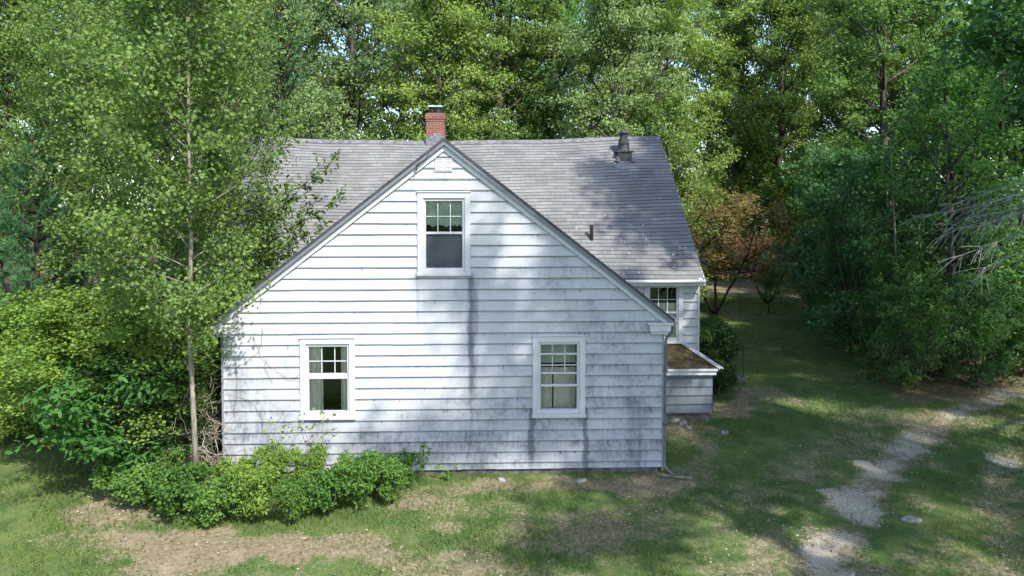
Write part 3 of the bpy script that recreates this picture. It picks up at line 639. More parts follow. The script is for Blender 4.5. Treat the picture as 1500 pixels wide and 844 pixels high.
# corner strips
b = MB(); b.box(W - .004, W + .028, -.036, .06, .03, 2.66); b.build('corner_strip', GREYP, house); b = MB(); b.box(-.028, .004, -.036, .06, .03, 2.66); b.build('corner_strip', GREYP, house)
b = MB(); b.box(MU1 - .01, MU1 + .032, MV - .036, MV + .06, .15, mtop); b.build('corner_strip', WHITE, house)

def shingle_roof(name, m, origin, along, up, LA, LU, sag=None, parent=None, clip=None, seed=0):
    """lapped strips up a slope. origin eave corner, along/up unit vectors; clip(v)->(a0,a1)"""
    origin, along, up = map(np.array, (origin, along, up)); nrm = np.cross(along, up); nrm = nrm if nrm[2] > 0 else -nrm
    vs, fs, uv = [], [], []; rng = np.random.default_rng(seed); rows = int(LU / .138); na = int(LA / .33)
    for r in range(rows + 1):
        v0, v1 = r * .138, min((r + 1) * .138 + .01, LU)
        a0, a1 = clip(v0) if clip else (0, LA)
        if a1 - a0 < .05: continue
        A = np.linspace(a0, a1, na + 1)
        for j in range(na):
            d = rng.uniform(-.004, .004); t0 = .014 + rng.uniform(-.002, .002); i = len(vs)
            for (a, v, h) in ((A[j], v0 + d, t0 - .016), (A[j + 1], v0 + d, t0 - .016), (A[j], v0 + d, t0), (A[j + 1], v0 + d, t0), (A[j + 1], v1, .002), (A[j], v1, .002)):
                s = sag(a, v) if sag else 0
                vs.append(tuple(origin + along * a + up * v + nrm * h + np.array([0, 0, s]))); uv.append((a, v))
            fs += [(i, i + 1, i + 3, i + 2), (i + 2, i + 3, i + 4, i + 5)]
    me = bpy.data.meshes.new(name); me.from_pydata(vs, [], fs); l = me.uv_layers.new(name='uv')
    li = np.zeros(len(me.loops), np.int32); me.loops.foreach_get('vertex_index', li); l.data.foreach_set('uv', np.array(uv, np.float32)[li].ravel()); me.update()
    return link(name, me, m, parent)
# main roof: front slope, with a sag along the ridge
run = MRV - (MV - .3); upv = np.array([0, 1, MSL]) / math.hypot(1, MSL); LU = run * math.hypot(1, MSL); RU0, RU1 = MU0 - .1, MU1 + .07
RL = RU1 - RU0
ev = MRZ - run * MSL
def sag(a, v): q = a / RL; return (v / LU) * (-.13 * sin(pi * q) + .07 * q * q) + .012 * sin(a * 1.9 + v)
roof = shingle_roof('roof', ROOF, (RU0, MV - .3, ev), (1, 0, 0), upv, RL, LU, sag, house)
roof2 = shingle_roof('rear_slope', ROOF, (RU1, 2 * MRV - MV + .3, ev), (-1, 0, 0), upv * np.array([1, -1, 1]), RL, LU, lambda a, v: sag(RL - a, v), roof, seed=2)
b = MB(); n = 24
for j in range(n):
    a0, a1 = j / n * RL, (j + 1) / n * RL
    for s in (1, -1): b.face((RU0 + a0, MRV - s * .14, MRZ + sag(a0, LU) - .14 * MSL + .028), (RU0 + a1, MRV - s * .14, MRZ + sag(a1, LU) - .14 * MSL + .028), (RU0 + a1, MRV, MRZ + sag(a1, LU) + .03), (RU0 + a0, MRV, MRZ + sag(a0, LU) + .03))
b.build('ridge_cap', DARKM if False else simple('ridge_shingles', (.15, .148, .155), .9, .4, 8), roof)
# deck under the main roof (thickness), fascia, soffit, rake boards
b = MB(); b.prism([(RU0 + .02, MV - .28, ev - .12), (RU0 + .02, MV - .28, ev + .005), (RU0 + .02, MRV, MRZ - .16), (RU0 + .02, 2 * MRV - MV + .28, ev + .005), (RU0 + .02, 2 * MRV - MV + .28, ev - .12), (RU0 + .02, MRV, MRZ - .34)], (RL - .04, 0, 0)); b.build('roof_deck', DARKWOOD, roof)
b = MB()
for uu in (RU0 - .005, RU1 - .025):
    for s in (1, -1): b.prism([(uu, MRV - s * (run + .01), ev - .16), (uu, MRV - s * (run + .01), ev - .006), (uu, MRV, MRZ - .03), (uu, MRV, MRZ - .2)], (.03, 0, 0)); b.build('rake_board', WHITE, house); b = MB()
b = MB(); b.box(RU0, RU1, MV - .32, MV - .29, ev - .15, ev - .01); b.build('fascia', WHITE, house)
b = MB(); b.box(MU0, MU1 + .03, MV - .29, MV - .0, ev - .17, ev - .15); b.build('soffit', WHITE, house)
b = MB(); b.box(W, MU1, MV - .06, MV, mtop - .16, mtop); b.build('frieze_board', WHITE2, house)
b = MB(); b.tube([(RU0, MV - .37, ev - .04), (RU1, MV - .37, ev - .045)], .042, 8); b.build('gutter', WHITE, house, True)
# wing roof
jv = MRV - (MRZ - PKZ) / MSL
ws = math.hypot(1, SL); wrun = W / 2 + .2; WLU = wrun * ws; ez = PKZ - wrun * SL; FO = -.12
# the wing's slopes end where they run into the main roof (valleys)
def vy(z): return MRV - (MRZ - z) / MSL + .03
for s, nm in ((1, 'wing_roof'), (-1, 'wing_roof')):
    u0 = W / 2 + s * wrun
    clip = (lambda v: (0, vy(ez + v * SL / ws) - FO)) if s == 1 else (lambda v: (0, vy(ez + v * SL / ws) - FO))
    shingle_roof(nm, WROOF, (u0, FO, ez), (0, 1, 0), (-s / ws, 0, SL / ws), 7.5, WLU, None, house, clip, 5 + s)
b = MB()
b.prism([(W / 2 - wrun + .01, FO + .02, ez - .09), (W / 2 - wrun + .01, FO + .02, ez - .008), (W / 2, FO + .02, PKZ - .02), (W / 2 + wrun - .01, FO + .02, ez - .008), (W / 2 + wrun - .01, FO + .02, ez - .09), (W / 2, FO + .02, PKZ - .11)], (0, 3.6, 0)); b.build('wing_roof_deck', GREYP, house)
b = MB()
for s in (1, -1):
    e = W / 2 + s * (wrun - .03); q = ez + .03 * SL
    b.prism([(W / 2, -.058, PKZ - .095), (W / 2, -.058, PKZ - .215), (W / 2 + s * (W / 2 + .02), -.058, PKZ - .215 - (W / 2 + .02) * SL), (e, -.058, q - .095)], (0, .050, 0)); b.build('rake_trim', WHITE2, house); b = MB()
b = MB()
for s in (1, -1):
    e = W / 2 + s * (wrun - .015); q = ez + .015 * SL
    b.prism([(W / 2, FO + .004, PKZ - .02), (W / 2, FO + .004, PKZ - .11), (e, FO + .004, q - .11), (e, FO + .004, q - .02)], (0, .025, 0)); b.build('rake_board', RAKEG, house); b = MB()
b = MB(); 
for s in (1, -1):
    e = W / 2 + s * wrun; b.prism([(W / 2, FO - .008, PKZ + .016), (W / 2, FO - .008, PKZ - .036), (e, FO - .008, ez - .036), (e, FO - .008, ez + .016)], (0, .012, 0))
    b.build('drip_edge', DARKM, house); b = MB()
# cornice returns
b = MB()
for s in (1, -1):
    c = W / 2 + s * W / 2; x0, x1 = sorted((c - s * .26, c + s * .13)); b.box(x0, x1, -.13, .02, 2.66, 2.78); x0, x1 = sorted((c - s * .30, c + s * .17)); b.box(x0, x1, -.15, .02, 2.78, 2.82)
    x0, x1 = sorted((c - s * .23, c + s * .09)); b.box(x0, x1, -.09, .02, 2.60, 2.66); b.build('cornice_return', WHITE2, house, bevel=.006); b = MB()
b = MB()
for s in (1, -1):
    c = W / 2 + s * (wrun + .035); b.tube([(c, -.06, ez - .04), (c, 3.5, ez - .03)], .05, 8); b.build('gutter', WHITE, house, True); b = MB()
b = MB(); b.tube([(W + .19, -.02, 2.73), (W + .17, -.02, 2.62), (W + .06, -.03, 2.50), (W + .05, -.03, 2.36), (W + .05, -.03, .12), (W + .09, -.10, .05), (W + .16, -.22, .02)], .028, 8)
for z in (.9, 1.9): b.box(W + .012, W + .09, -.068, .008, z, z + .03)
b.build('downspout', simple('weathered_downspout', (.11, .115, .12), .6), house, True)
b = MB(); b.tube([(-.19, -.02, 2.70), (-.18, -.04, 2.60)], .05, 10); b.build('gutter_outlet', WHITE, house, True)

# windows
def window(r, y0, kind, par, yface=.045):
    x0, x1, z0, z1 = r; cw = .105; t = MB()
    y = y0 - yface
    t.box(x0, x0 + cw, y, y0 + .02, z0 + .07, z1 - cw); t.box(x1 - cw, x1, y, y0 + .02, z0 + .07, z1 - cw); t.box(x0, x1, y, y0 + .02, z1 - cw, z1)
    t.box(x0 - .01, x1 + .01, y - .02, y0 + .02, z1, z1 + .022)       # drip cap
    win = t.build('window', WHITE2, par, bevel=.004)
    s = MB(); s.box(x0 - .015, x1 + .015, y - .03, y0 + .02, z0, z0 + .068); s.build('sill', WHITE2, win, bevel=.006)
    a0, a1, c0, c1 = x0 + cw, x1 - cw, z0 + .07, z1 - cw
    j = MB(); jw = .035                                                  # storm window frame and the reveal around it
    j.box(a0, a0 + jw, y0 - .012, y0 + .1, c0, c1); j.box(a1 - jw, a1, y0 - .012, y0 + .1, c0, c1); j.box(a0 + jw, a1 - jw, y0 - .012, y0 + .1, c1 - .05, c1); j.box(a0 + jw, a1 - jw, y0 - .012, y0 + .1, c0, c0 + .07)
    j.build('storm_frame', WHITE2, win)
    g0, g1, h0, h1 = a0 + jw, a1 - jw, c0 + .07, c1 - .05; hm = (h0 + h1) / 2 + {'upper': .03, 'left': .02, 'right': -.16, 'main': .0}[kind]
    sh = MB(); sh.box(g0, g1, y0 + .005, y0 + .04, hm - .02, hm + .02); sh.box(g0, g0 + .012, y0 + .005, y0 + .03, h0, h1); sh.box(g1 - .012, g1, y0 + .005, y0 + .03, h0, h1)
    bars = []
    top = h1; bot = hm + .02
    if kind == 'right': bot = hm + .24; sh.box(g0, g1, y0 + .02, y0 + .05, bot - .03, bot); sh.box(g0, g1, y0 + .008, y0 + .03, top - .19, top - .165)
    if kind == 'left': sh.box(g0, g1, y0 + .03, y0 + .06, hm + .02, hm + .075)
    for q in (1 / 3, 2 / 3): xx = g0 + (g1 - g0) * q; sh.box(xx - .008, xx + .008, y0 + .034, y0 + .05, bot, top)
    for q in ((.5,) if kind != 'right' else (.25, .62)): zz = bot + (top - bot) * q; sh.box(g0, g1, y0 + .032, y0 + .048, zz - .008, zz + .008)
    sh.build('sash', WHITE2, win)
    p = MB(); p.face((g0, y0 + .06, h0), (g1, y0 + .06, h0), (g1, y0 + .06, h1), (g0, y0 + .06, h1)); p.build('pane', GLASS, win)
    # cloth inside
    def cloth(xa, xb, za, zb, m, amp=.02, wl=.06, y=.10, name='curtain', ragged=0):
        n = 28; vs = []; rng = random.Random(int(xa * 100))
        for k in range(n + 1):
            xx = xa + (xb - xa) * k / n; yy = y0 + y + amp * sin(xx / wl * 2 * pi) ; rz = za + ragged * rng.random()
            vs += [(xx, yy, rz), (xx, yy, zb)]
        me = bpy.data.meshes.new(name); me.from_pydata(vs, [], [(2 * k, 2 * k + 2, 2 * k + 3, 2 * k + 1) for k in range(n)]); me.update(); me.polygons.foreach_set('use_smooth', [True] * n); link(name, me, m, win)
    gw = g1 - g0
    if kind == 'upper':
        cloth(g0 + .01, g1 - .01, hm + .10, h1, BLIND, .006, .35, .08, 'blind', .05)
        p = MB(); p.face((g0, y0 + .05, h0), (g1, y0 + .05, h0), (g1, y0 + .05, hm - .02), (g0, y0 + .05, hm - .02)); p.build('insect_screen', SCREEN, win)
    elif kind == 'left':
        cloth(g0, g0 + gw * .34, h0 - .1, h1, CURT, .018, .07); cloth(g1 - gw * .2, g1, h0 - .1, h1, CURT, .018, .06)
    elif kind == 'right':
        cloth(g0, g0 + gw * .36, h0 - .1, h1 - .5, CURT, .012, .11, .3); cloth(g0 + gw * .40, g1, h0 - .1, h1 - .5, CURT, .012, .16, .3); cloth(g0, g1, hm + .36, h1, BLIND, .004, .4, .3, 'blind')
    else:
        cloth(g0, g1, h0, hm + .22, CURT, .01, .12)
    rm = MB(); rm.box(x0 - .4, x1 + .4, y0 + .1, y0 + 2.6, z0 - .5, z1 + .3)
    return win
window(uw, 0, 'upper', house); window(lw, 0, 'left', house); window(rwn, 0, 'right', house); window(HW1, MV, 'main', house); window(HW2, MV, 'main', house)
for q in (uw, lw, rwn):  # plain board under the sills
    pass
# inside: floors and an inner lining so the rooms read dark
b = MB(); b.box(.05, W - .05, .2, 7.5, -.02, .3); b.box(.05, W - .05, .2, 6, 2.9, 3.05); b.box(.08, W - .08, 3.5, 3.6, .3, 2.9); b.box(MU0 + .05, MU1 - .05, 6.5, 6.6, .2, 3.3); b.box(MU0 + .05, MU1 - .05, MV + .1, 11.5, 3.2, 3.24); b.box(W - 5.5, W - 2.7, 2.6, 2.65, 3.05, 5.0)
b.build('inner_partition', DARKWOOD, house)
# gable vent
vx, vz = on_wall(650, 238); b = MB()
b.box(vx - .16, vx + .16, -.034, -.028, vz - .17, vz + .06)
for cx in (-.085, .085):
    for k in range(5):
        if k == 2: continue
        b.box(vx + cx - .065, vx + cx + .065, -.040, -.006, vz - .15 + k * .052, vz - .15 + k * .052 + .012)
b.build('gable_vent', simple('vent_slats', (.42, .43, .45), .6, .1), house)
hx, hz = on_wall(613, 243); b = MB(); b.tube([(hx - .02, -.13, hz - .08), (hx, -.16, hz), (hx + .04, -.16, hz + .05)], .012, 6); b.box(hx - .02, hx + .02, -.16, -.12, hz - .02, hz + .03)
b.tube([(hx + .04, -.16, hz + .05), (hx + .15, -.13, hz + .12), (hx + .2, -.13, hz + .22)], .006, 5); b.build('wire_bracket', DARKM, house)

# chimney on the ridge
cw_ = on_wall(638.5, 200, MRV + .1); cx = cw_[0]; b = MB(); c0 = MRZ - .45; ct = on_wall(638, 178, MRV + .1)[1]
b.box(cx - .27, cx + .27, MRV - .15, MRV + .4, c0, ct - .02); b.box(cx - .285, cx + .285, MRV - .165, MRV + .415, ct - .02, ct + .02); b.box(cx - .275, cx + .275, MRV - .155, MRV + .405, ct + .02, ct + .05); b.box(cx - .295, cx + .295, MRV - .175, MRV + .425, ct + .05, ct + .19); b.box(cx - .27, cx + .27, MRV - .15, MRV + .4, ct + .19, ct + .22)
b.build('chimney', BRICK, roof)
b = MB(); b.box(cx - .278, cx + .278, MRV - .158, MRV + .408, MRZ - .3, MRZ + .05); b.box(cx - .06, cx + .16, MRV - .17, MRV - .15, MRZ - .1, MRZ + .12); b.build('chimney_flashing', LEAD, roof)
b = MB(); z = ct + .22; b.box(cx - .19, cx + .19, MRV - .07, MRV + .32, z, z + .02)
for k in range(9):
    for yy in (MRV - .06, MRV + .31): b.box(cx - .18 + k * .044, cx - .172 + k * .044, yy - .004, yy + .004, z, z + .19)
    for xx in (cx - .18, cx + .18): b.box(xx - .004, xx + .004, MRV - .06 + k * .045, MRV - .052 + k * .045, z, z + .19)
b.build('chimney_screen', DARKM, roof)
b = MB(); b.prism([(cx - .23, MRV - .11, z + .19), (cx + .23, MRV - .11, z + .19), (cx + .2, MRV - .08, z + .235), (cx - .2, MRV - .08, z + .235)], (0, .46, 0)); b.build('chimney_cap', simple('cap_metal', (.30, .42, .40), .5), roof)
# vent stack near the ridge
vv = MRV - .75; sx, _ = on_wall(914, 205, vv); sz_ = MRZ - .75 * MSL; b = MB()
b.box(sx - .2, sx + .2, vv - .17, vv + .25, sz_ - .2, sz_ + .16); b.box(sx - .25, sx + .25, vv - .2, vv + .28, sz_ + .16, sz_ + .2)
b.tube([(sx, vv + .03, sz_ + .2), (sx, vv + .03, sz_ + .26), (sx, vv + .03, sz_ + .55)], [.2, .16, .15], 14); b.tube([(sx, vv + .03, sz_ + .4), (sx, vv + .03, sz_ + .43)], .17, 14); b.tube([(sx, vv + .03, sz_ + .55), (sx, vv + .03, sz_ + .72)], .12, 12); b.tube([(sx, vv + .03, sz_ + .72), (sx, vv + .03, sz_ + .80)], [.17, .10], 12)
b.build('vent_stack', simple('stack_metal', (.05, .05, .055), .55, .4, 7), roof)
b = MB(); b.prism([(sx - .33, vv - .42, sz_ - .42 * MSL + .02), (sx + .33, vv - .42, sz_ - .42 * MSL + .02), (sx + .33, vv + .1, sz_ + .1 * MSL + .02), (sx - .33, vv + .1, sz_ + .1 * MSL + .02)], (0, 0, .012)); b.tube([(sx - .22, vv - .22, sz_ - .1), (sx - .24, vv - .26, sz_ + .02)], [.07, .03], 8); b.tube([(sx + .22, vv - .22, sz_ - .1), (sx + .24, vv - .26, sz_ + .02)], [.07, .03], 8); b.build('stack_flashing', LEAD, roof)
pv = MV + .75; pu, _ = on_wall(866.5, 372, pv); pz = MRZ - (MRV - pv) * MSL; b = MB(); b.tube([(pu, pv, pz - .1), (pu, pv, pz + .38)], .048, 12); b.build('plumbing_vent', simple('rusty_pipe', (.03, .022, .02), .8, .4), roof)

# bulkhead: little hipped lean-to over the cellar door
BU0, BU1, BV, BZ0, BZ1, BZ2 = W + .03, 10.0, 2.90, .2, 1.10, 1.58
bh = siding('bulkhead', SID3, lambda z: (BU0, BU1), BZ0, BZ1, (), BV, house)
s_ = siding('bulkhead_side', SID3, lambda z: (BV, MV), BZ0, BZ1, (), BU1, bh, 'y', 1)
b = MB(); b.box(BU0, BU1 + .06, BV - .1, BV - .05, BZ1, BZ1 + .13); b.box(BU0, BU1 + .09, BV - .14, BV - .1, BZ1 + .10, BZ1 + .15); b.build('bulkhead_fascia', WHITE, bh)
moss = Mat('mossy_roof'); n = moss.noise(moss.co(), 5, 5, .7); n2 = moss.noise(moss.co(), 30, 3); cc = moss.mix(n.sm(.35, .65), (.03, .024, .016), (.085, .065, .035)); cc = moss.mix(n2.sm(.5, .7) * .5, cc, (.10, .11, .03)); moss.col(cc, .95, .05).bump(n2, .8, .03)
b = MB(); zt = BZ1 + .14
b.prism([(BU0, BV - .12, zt), (BU1 + .06, BV - .12, zt), (9.55, MV - .02, BZ2), (BU0, MV - .02, BZ2)], (0, 0, .03)); b.prism([(BU1 + .06, BV - .12, zt), (BU1 + .06, MV - .02, zt), (9.55, MV - .02, BZ2)], (0, 0, .028)); b.build('bulkhead_roof', moss.m, bh)
b = MB(); p0 = np.array([9.53, MV - .03, BZ2 + .05]); p1 = np.array([BU1 + .12, BV - .17, zt + .02])
for o_ in (0, .07): 
    q = np.array([o_, o_ * .3, 0]); b.tube([p0 + q, p1 + q], .022, 4)
b.build('hip_trim', WHITE, bh)
b = MB(); b.box(BU0, BU1 - .05, BV + .04, MV, -.2, BZ0 + .005); b.build('bulkhead_base', STONE_DARK, bh)

# stones, plank, steps, railing
def rock(name, loc, s, rz, m, label, group):
    rng = random.Random(str(loc)); bmv = MB(); import bmesh
    bm = bmesh.new(); bmesh.ops.create_icosphere(bm, subdivisions=2, radius=1)
    for v in bm.verts:
        k = 1 + .22 * (rng.random() - .5); v.co = (v.co.x * s[0] * k, v.co.y * s[1] * k, max(-.4, min(.75, v.co.z)) * s[2] * k)
    me = bpy.data.meshes.new(name); bm.to_mesh(me); bm.free(); o = link(name, me, m); o.location = loc; o.rotation_euler = (0, 0, rz); return tag(o, label, 'stone', group)
for k, (px, py, sx_, sy_, szz, lb) in enumerate([(988, 616, .13, .09, .09, 'pale stone left under the small lean-to'), (1000, 620, .17, .08, .07, 'longer flat stone beside the pale one under the lean-to'), (1008, 626, .10, .07, .05, 'flat stone farthest out from the lean-to base'), (1335, 772, .17, .10, .05, 'flat pale stone in the grass right of the ruts'), (1062, 633, .12, .08, .04, 'thin slab in the soil right of the lean-to'), (735, 703, .10, .06, .05, 'rough stone at the foot of the gable wall, left one'), (850, 704, .12, .07, .05, 'rough stone at the foot of the gable wall, right one')]):
    p = on_ground(px, py); rock('stone', (p[0], p[1], gh(p[:1], p[1:2])[0] + szz * .2), (sx_, sy_, szz), k * 1.1, STONE, lb, 'loose stones around the house')
pl = on_ground(990, 699); b = MB(); b.box(-.3, .3, -.04, .04, 0, .025); o = b.build('plank', simple('old_wood', (.20, .16, .12), .9, .4, 12), None, bevel=.004); o.location = (pl[0], pl[1], .0); o.rotation_euler = (.03, .02, R(-14)); tag(o, 'short weathered plank lying at the wall corner', 'plank')
st = empty('front_steps', h2w(11.8, 6.2, 0), HA); tag(st, 'low concrete steps with thin iron railing beside the boxwood', 'steps')
b = MB(); b.box(-1.0, .25, 0, 1.3, -.1, .16); b.build('lower_step', STONE_DARK, st, bevel=.01); b = MB(); b.box(-1.0, -.1, .02, 1.28, .16, .34); b.build('upper_step', STONE_DARK, st, bevel=.01)
b = MB()
for x_, z_ in ((.2, .16), (-.35, .34)): b.tube([(x_, .06, z_), (x_, .06, z_ + .85)], .014, 6)
b.tube([(.28, .06, .96), (.2, .06, 1.02), (-.35, .06, 1.2), (-.9, .06, 1.22)], .015, 6); b.tube([(.2, .06, .5), (-.35, .06, .68)], .01, 6); b.build('railing', DARKM, st)

# ------------------------------------------------------------------ tangles, dead branches, vines
def tangle(name, seed, boxes, n, L, r, m):
    rng = np.random.default_rng(seed); b = MB()
    for k in range(n):
        lo, hi = boxes[k % len(boxes)]; p = rng.uniform(lo, hi); d = rng.normal(size=3); d[2] = abs(d[2]) * rng.choice([1, 1, -.6]); q = branch(rng, p, d, L * rng.uniform(.5, 1.3), 7, -.2, .38)
        b.tube(q, np.linspace(r, r * .3, 8) * rng.uniform(.6, 1.3), 4, False)
    return b.build(name, m, None, True)
t = tangle('dead_vines', 5, [((-5.95, 12.0, .0), (-5.4, 12.9, 1.7)), ((-6.2, 12.2, .6), (-5.45, 12.9, 2.9)), ((-6.0, 11.9, .0), (-5.4, 12.6, 1.0))], 240, .9, .009, TWIG)
tag(t, 'tangle of bare dead vine stems filling the left wall corner', 'dead vines')
def wall_vine():
    rng = np.random.default_rng(9); b = MB()
    for (px, py, L, dx, dz) in ((345, 610, 1.2, .25, 1), (385, 480, .9, .0, -1), (335, 575, 1.1, 1, .1), (372, 490, 1.3, .2, -1), (400, 560, .5, -.2, 1), (360, 470, 1.0, -.1, -1)):
        u, z = on_wall(px, py); p = np.array(h2w(u, -.05, z)); d = norm(np.array([dx, .0, dz])); q = [p]
        for k in range(10): d = norm(d + rng.normal(size=3) * np.array([.35, 0, .35])); q.append(q[-1] + d * L / 10 * np.array([1, 1, 1]))
        q = np.array(q); q[:, 1] = 12.4 + (q[:, 0] + 5.28) * tan(HA) - .05; b.tube(q, .0035, 4, False)
    o = b.build('wall_vine', TWIG, None, True); return tag(o, 'thin leafless vine strands creeping on siding left of the window', 'vine')
wall_vine()
# tall thin weeds against the wall
def stem_weed(px, py, h, label, lf='long', n=60, tint='weed', size=.07, spread=.12, lean=0.0):
    rng = np.random.default_rng(int(px)); p = on_ground(px, py); z0 = 0.0; e = empty('tall_weed', (p[0], p[1], z0)); tag(e, label, 'weed', 'tall thin weeds against the siding')
    b = MB(); cs = []
    for s in range(3 if spread > .15 else 1):
        st_ = branch(rng, (0, 0, 0), (rng.normal() * .12 + lean, rng.normal() * .05, 1), h * rng.uniform(.8, 1), 7, .05, .07); b.tube(st_, np.linspace(.008, .003, 8), 4, False); cs += [st_[k] for k in range(2, 8)]
        for k in range(4):
            q = branch(rng, st_[3 + k], (rng.normal(), rng.normal() * .4, .6), spread * 1.6, 3, .1, .1); b.tube(q, .003, 3, False); cs.append(q[-1])
    b.build('stem', TWIG if spread > .15 else simple('green_stem', (.08, .12, .03)), e)
    cs = np.array(cs); P, T, N, S, v, hh = fill_clusters(rng, cs, np.full(len(cs), spread * .55), max(3, n // len(cs)), size); o = link('foliage', leaves_mesh('foliage', P, T, N, S, lf, v, hh), LEAF, e); o.color = (*GREEN[tint], 1)
stem_weed(410, 718, 1.35, 'tall airy weed below the left window, left one', 'round', 110, 'shrub', .055, .24)
stem_weed(462, 716, 1.45, 'tall airy weed rising to the sill of the left window', 'round', 80, (.0 if False else 'shrub'), .05, .2, .08)
stem_weed(616, 706, .78, 'single upright leafy weed alone on the wall', 'long', 120, 'weed', .08, .09)
stem_weed(497, 706, .55, 'pale upright weed between two dark bushes', 'long', 60, 'pale', .07, .08)
stem_weed(655, 703, .22, 'tiny weed at the foot of the wall', 'long', 40, 'weed', .08, .12)

# cherry boughs over the roof
def cherry():
    rng = np.random.default_rng(21); base = gpx(335, 13.9); e = empty('cherry_tree', (base[0], base[1], 0)); tag(e, 'young cherry with long drooping leaves reaching over the wing roof', 'cherry tree')
    b = MB(); o0 = np.array([base[0], base[1], 0.]); P_ = []; T_ = []
    tr = np.array([[0, 0, 0], [.05, 0, 1.5], [.1, -.05, 3.0], [.2, -.1, 4.2], [.3, -.1, 5.2]]); b.tube(tr, [.05, .045, .035, .025, .015], 6)
    tips = [(488, 238, 13.2), (495, 290, 13.3), (470, 330, 13.0), (455, 262, 13.6), (440, 345, 13.0), (420, 300, 13.7), (405, 365, 12.9), (430, 390, 12.75), (395, 320, 13.2), (380, 400, 12.8), (460, 300, 13.9), (370, 350, 13.3), (350, 300, 13.5), (345, 420, 12.7), (400, 270, 14.0), (340, 260, 13.8)]
    for px, py, Y_ in tips:
        tp = at(px, py, Y_) - o0; s0 = tr[1] + (tr[4] - tr[1]) * np.clip((tp[2] - 2.3) / 4 + rng.normal() * .05, .0, 1); n = 9; tt = np.linspace(0, 1, n)[:, None]
        q = s0 + (tp - s0) * tt + np.array([0, 0, 1]) * (np.sin(tt * pi) * -.10) + rng.normal(size=(n, 3)) * .02; b.tube(q, np.linspace(.016, .004, n), 4, False)
        for k in range(2, n):
            for _ in range(4):
                d = norm(norm(q[k] - q[k - 1]) + rng.normal(size=3) * .8); sb = branch(rng, q[k], d, rng.uniform(.12, .4), 3, .1, .1); b.tube(sb, .004, 3, False)
                for a in range(1, 4):
                    for _ in range(3): P_.append(sb[a]); T_.append(norm(d + rng.normal(size=3) * .7 - np.array([0, 0, .35])))
    b.build('trunk', BARK_DARK, e, True); P = np.array(P_); T = np.array(T_); n = len(P); N = norm(rng.normal(size=(n, 3)) * .5 + np.array([0, 0, 1])); N = norm(N - T * (N * T).sum(1, keepdims=True))
    o = link('crown', leaves_mesh('crown', P, T, N, rng.uniform(.07, .125, n), 'long', rng.random(n), rng.random(n)), LEAF, e); o.color = (.10, .165, .04, 1)
cherry()
# pale stems and dead boughs in the right wood
def stem_tree(name, px, Y_, h, r, label, cat, m, lean=0, group=None, branches=10):
    rng = np.random.default_rng(int(px)); x, y = gpx(px, Y_); e = empty(name, (x, y, float(gh(np.array([x]), np.array([y]))[0]) - .05)); tag(e, label, cat, group); b = MB(); tz = np.linspace(0, 1, 10); tp = np.stack([lean * h * tz + np.cumsum(rng.normal(size=10)) * .03, np.cumsum(rng.normal(size=10)) * .03, tz * h], -1); tp[0] = 0
    b.tube(tp, r * (1 - tz * .75), 7)
    for k in range(branches):
        j = rng.integers(3, 9); q = branch(rng, tp[j], (rng.normal(), rng.normal(), .3), h * rng.uniform(.08, .2), 5, .1, .2); b.tube(q, np.linspace(r * .25, r * .06, 6), 4, False)
    b.build('trunk', m, e, True)
G7 = 'slim stems at the edge of the right wood'
stem_tree('birch', 1322, 20.3, 6.8, .05, 'slim pale birch stem leaning at the wood edge', 'birch tree', BARK_PALE, -.03, G7)
stem_tree('birch', 1296, 21.8, 5.5, .05, 'second pale birch stem left of the leaning one', 'birch tree', BARK_PALE, .01, G7)
stem_tree('bare_trunk', 1462, 20.0, 9, .15, 'thick dark trunk near the right margin of the wood', 'tree trunk', BARK_DARK, .01, G7, 16)
def dead_boughs():
    rng = np.random.default_rng(33); root = np.array([13.6, 14.6, 0.]); e = empty('dead_pine', tuple(root)); tag(e, 'dead pine with long drooping bare grey boughs at the right edge', 'dead tree'); b = MB(); b.tube([(0, 0, 0), (.1, 0, 4), (.15, .1, 8), (.1, .1, 11)], [.14, .11, .07, .02], 7); b.build('trunk', BARK_DARK, e, True); b = MB()
    for k, (px, py, Y_) in enumerate([(1368, 318, 14.2), (1385, 345, 14.0), (1400, 300, 14.4), (1410, 372, 14.0), (1425, 330, 14.3), (1440, 390, 14.2), (1395, 330, 14.6), (1430, 305, 14.0)]):
        tp = at(px, py, Y_) - root; s0 = np.array([.1, 0, tp[2] + .35 + rng.random() * .5]); n = 12; tt = np.linspace(0, 1, n)[:, None]
        q = s0 + (tp - s0) * tt + np.array([0, 0, 1.]) * np.sin(tt * pi) * .25 + rng.normal(size=(n, 3)) * .03; b.tube(q, np.linspace(.013, .004, n), 4, False)
        for j in range(3, n):
            for _ in range(5): sb = branch(rng, q[j], norm(norm(q[j] - q[j - 1]) + rng.normal(size=3) * np.array([.5, .5, .35]) - np.array([0, 0, .2])), rng.uniform(.25, .7), 4, -.2, .12); b.tube(sb, np.linspace(.005, .003, 5), 3, False)
    b.build('bare_boughs', bark_mat('grey_dead_wood', (.24, .24, .23), (.5, .5, .48), 12), e, True)
dead_boughs()
def fallen():
    rng = np.random.default_rng(50); b = MB()
    for k in range(12): q = branch(rng, (rng.normal() * .3, rng.normal() * .2, .05), (rng.normal(), rng.normal() * .5, .1), rng.uniform(.4, 1.1), 5, 0, .2); q[:, 2] = np.abs(q[:, 2]); b.tube(q, np.linspace(.01, .004, 6), 4, False)
    p = on_ground(300, 790); o = b.build('fallen_twigs', TWIG, None, True); o.location = (p[0], p[1], .02); tag(o, 'fallen grey twigs on the dirt in front of the weeds', 'twigs')

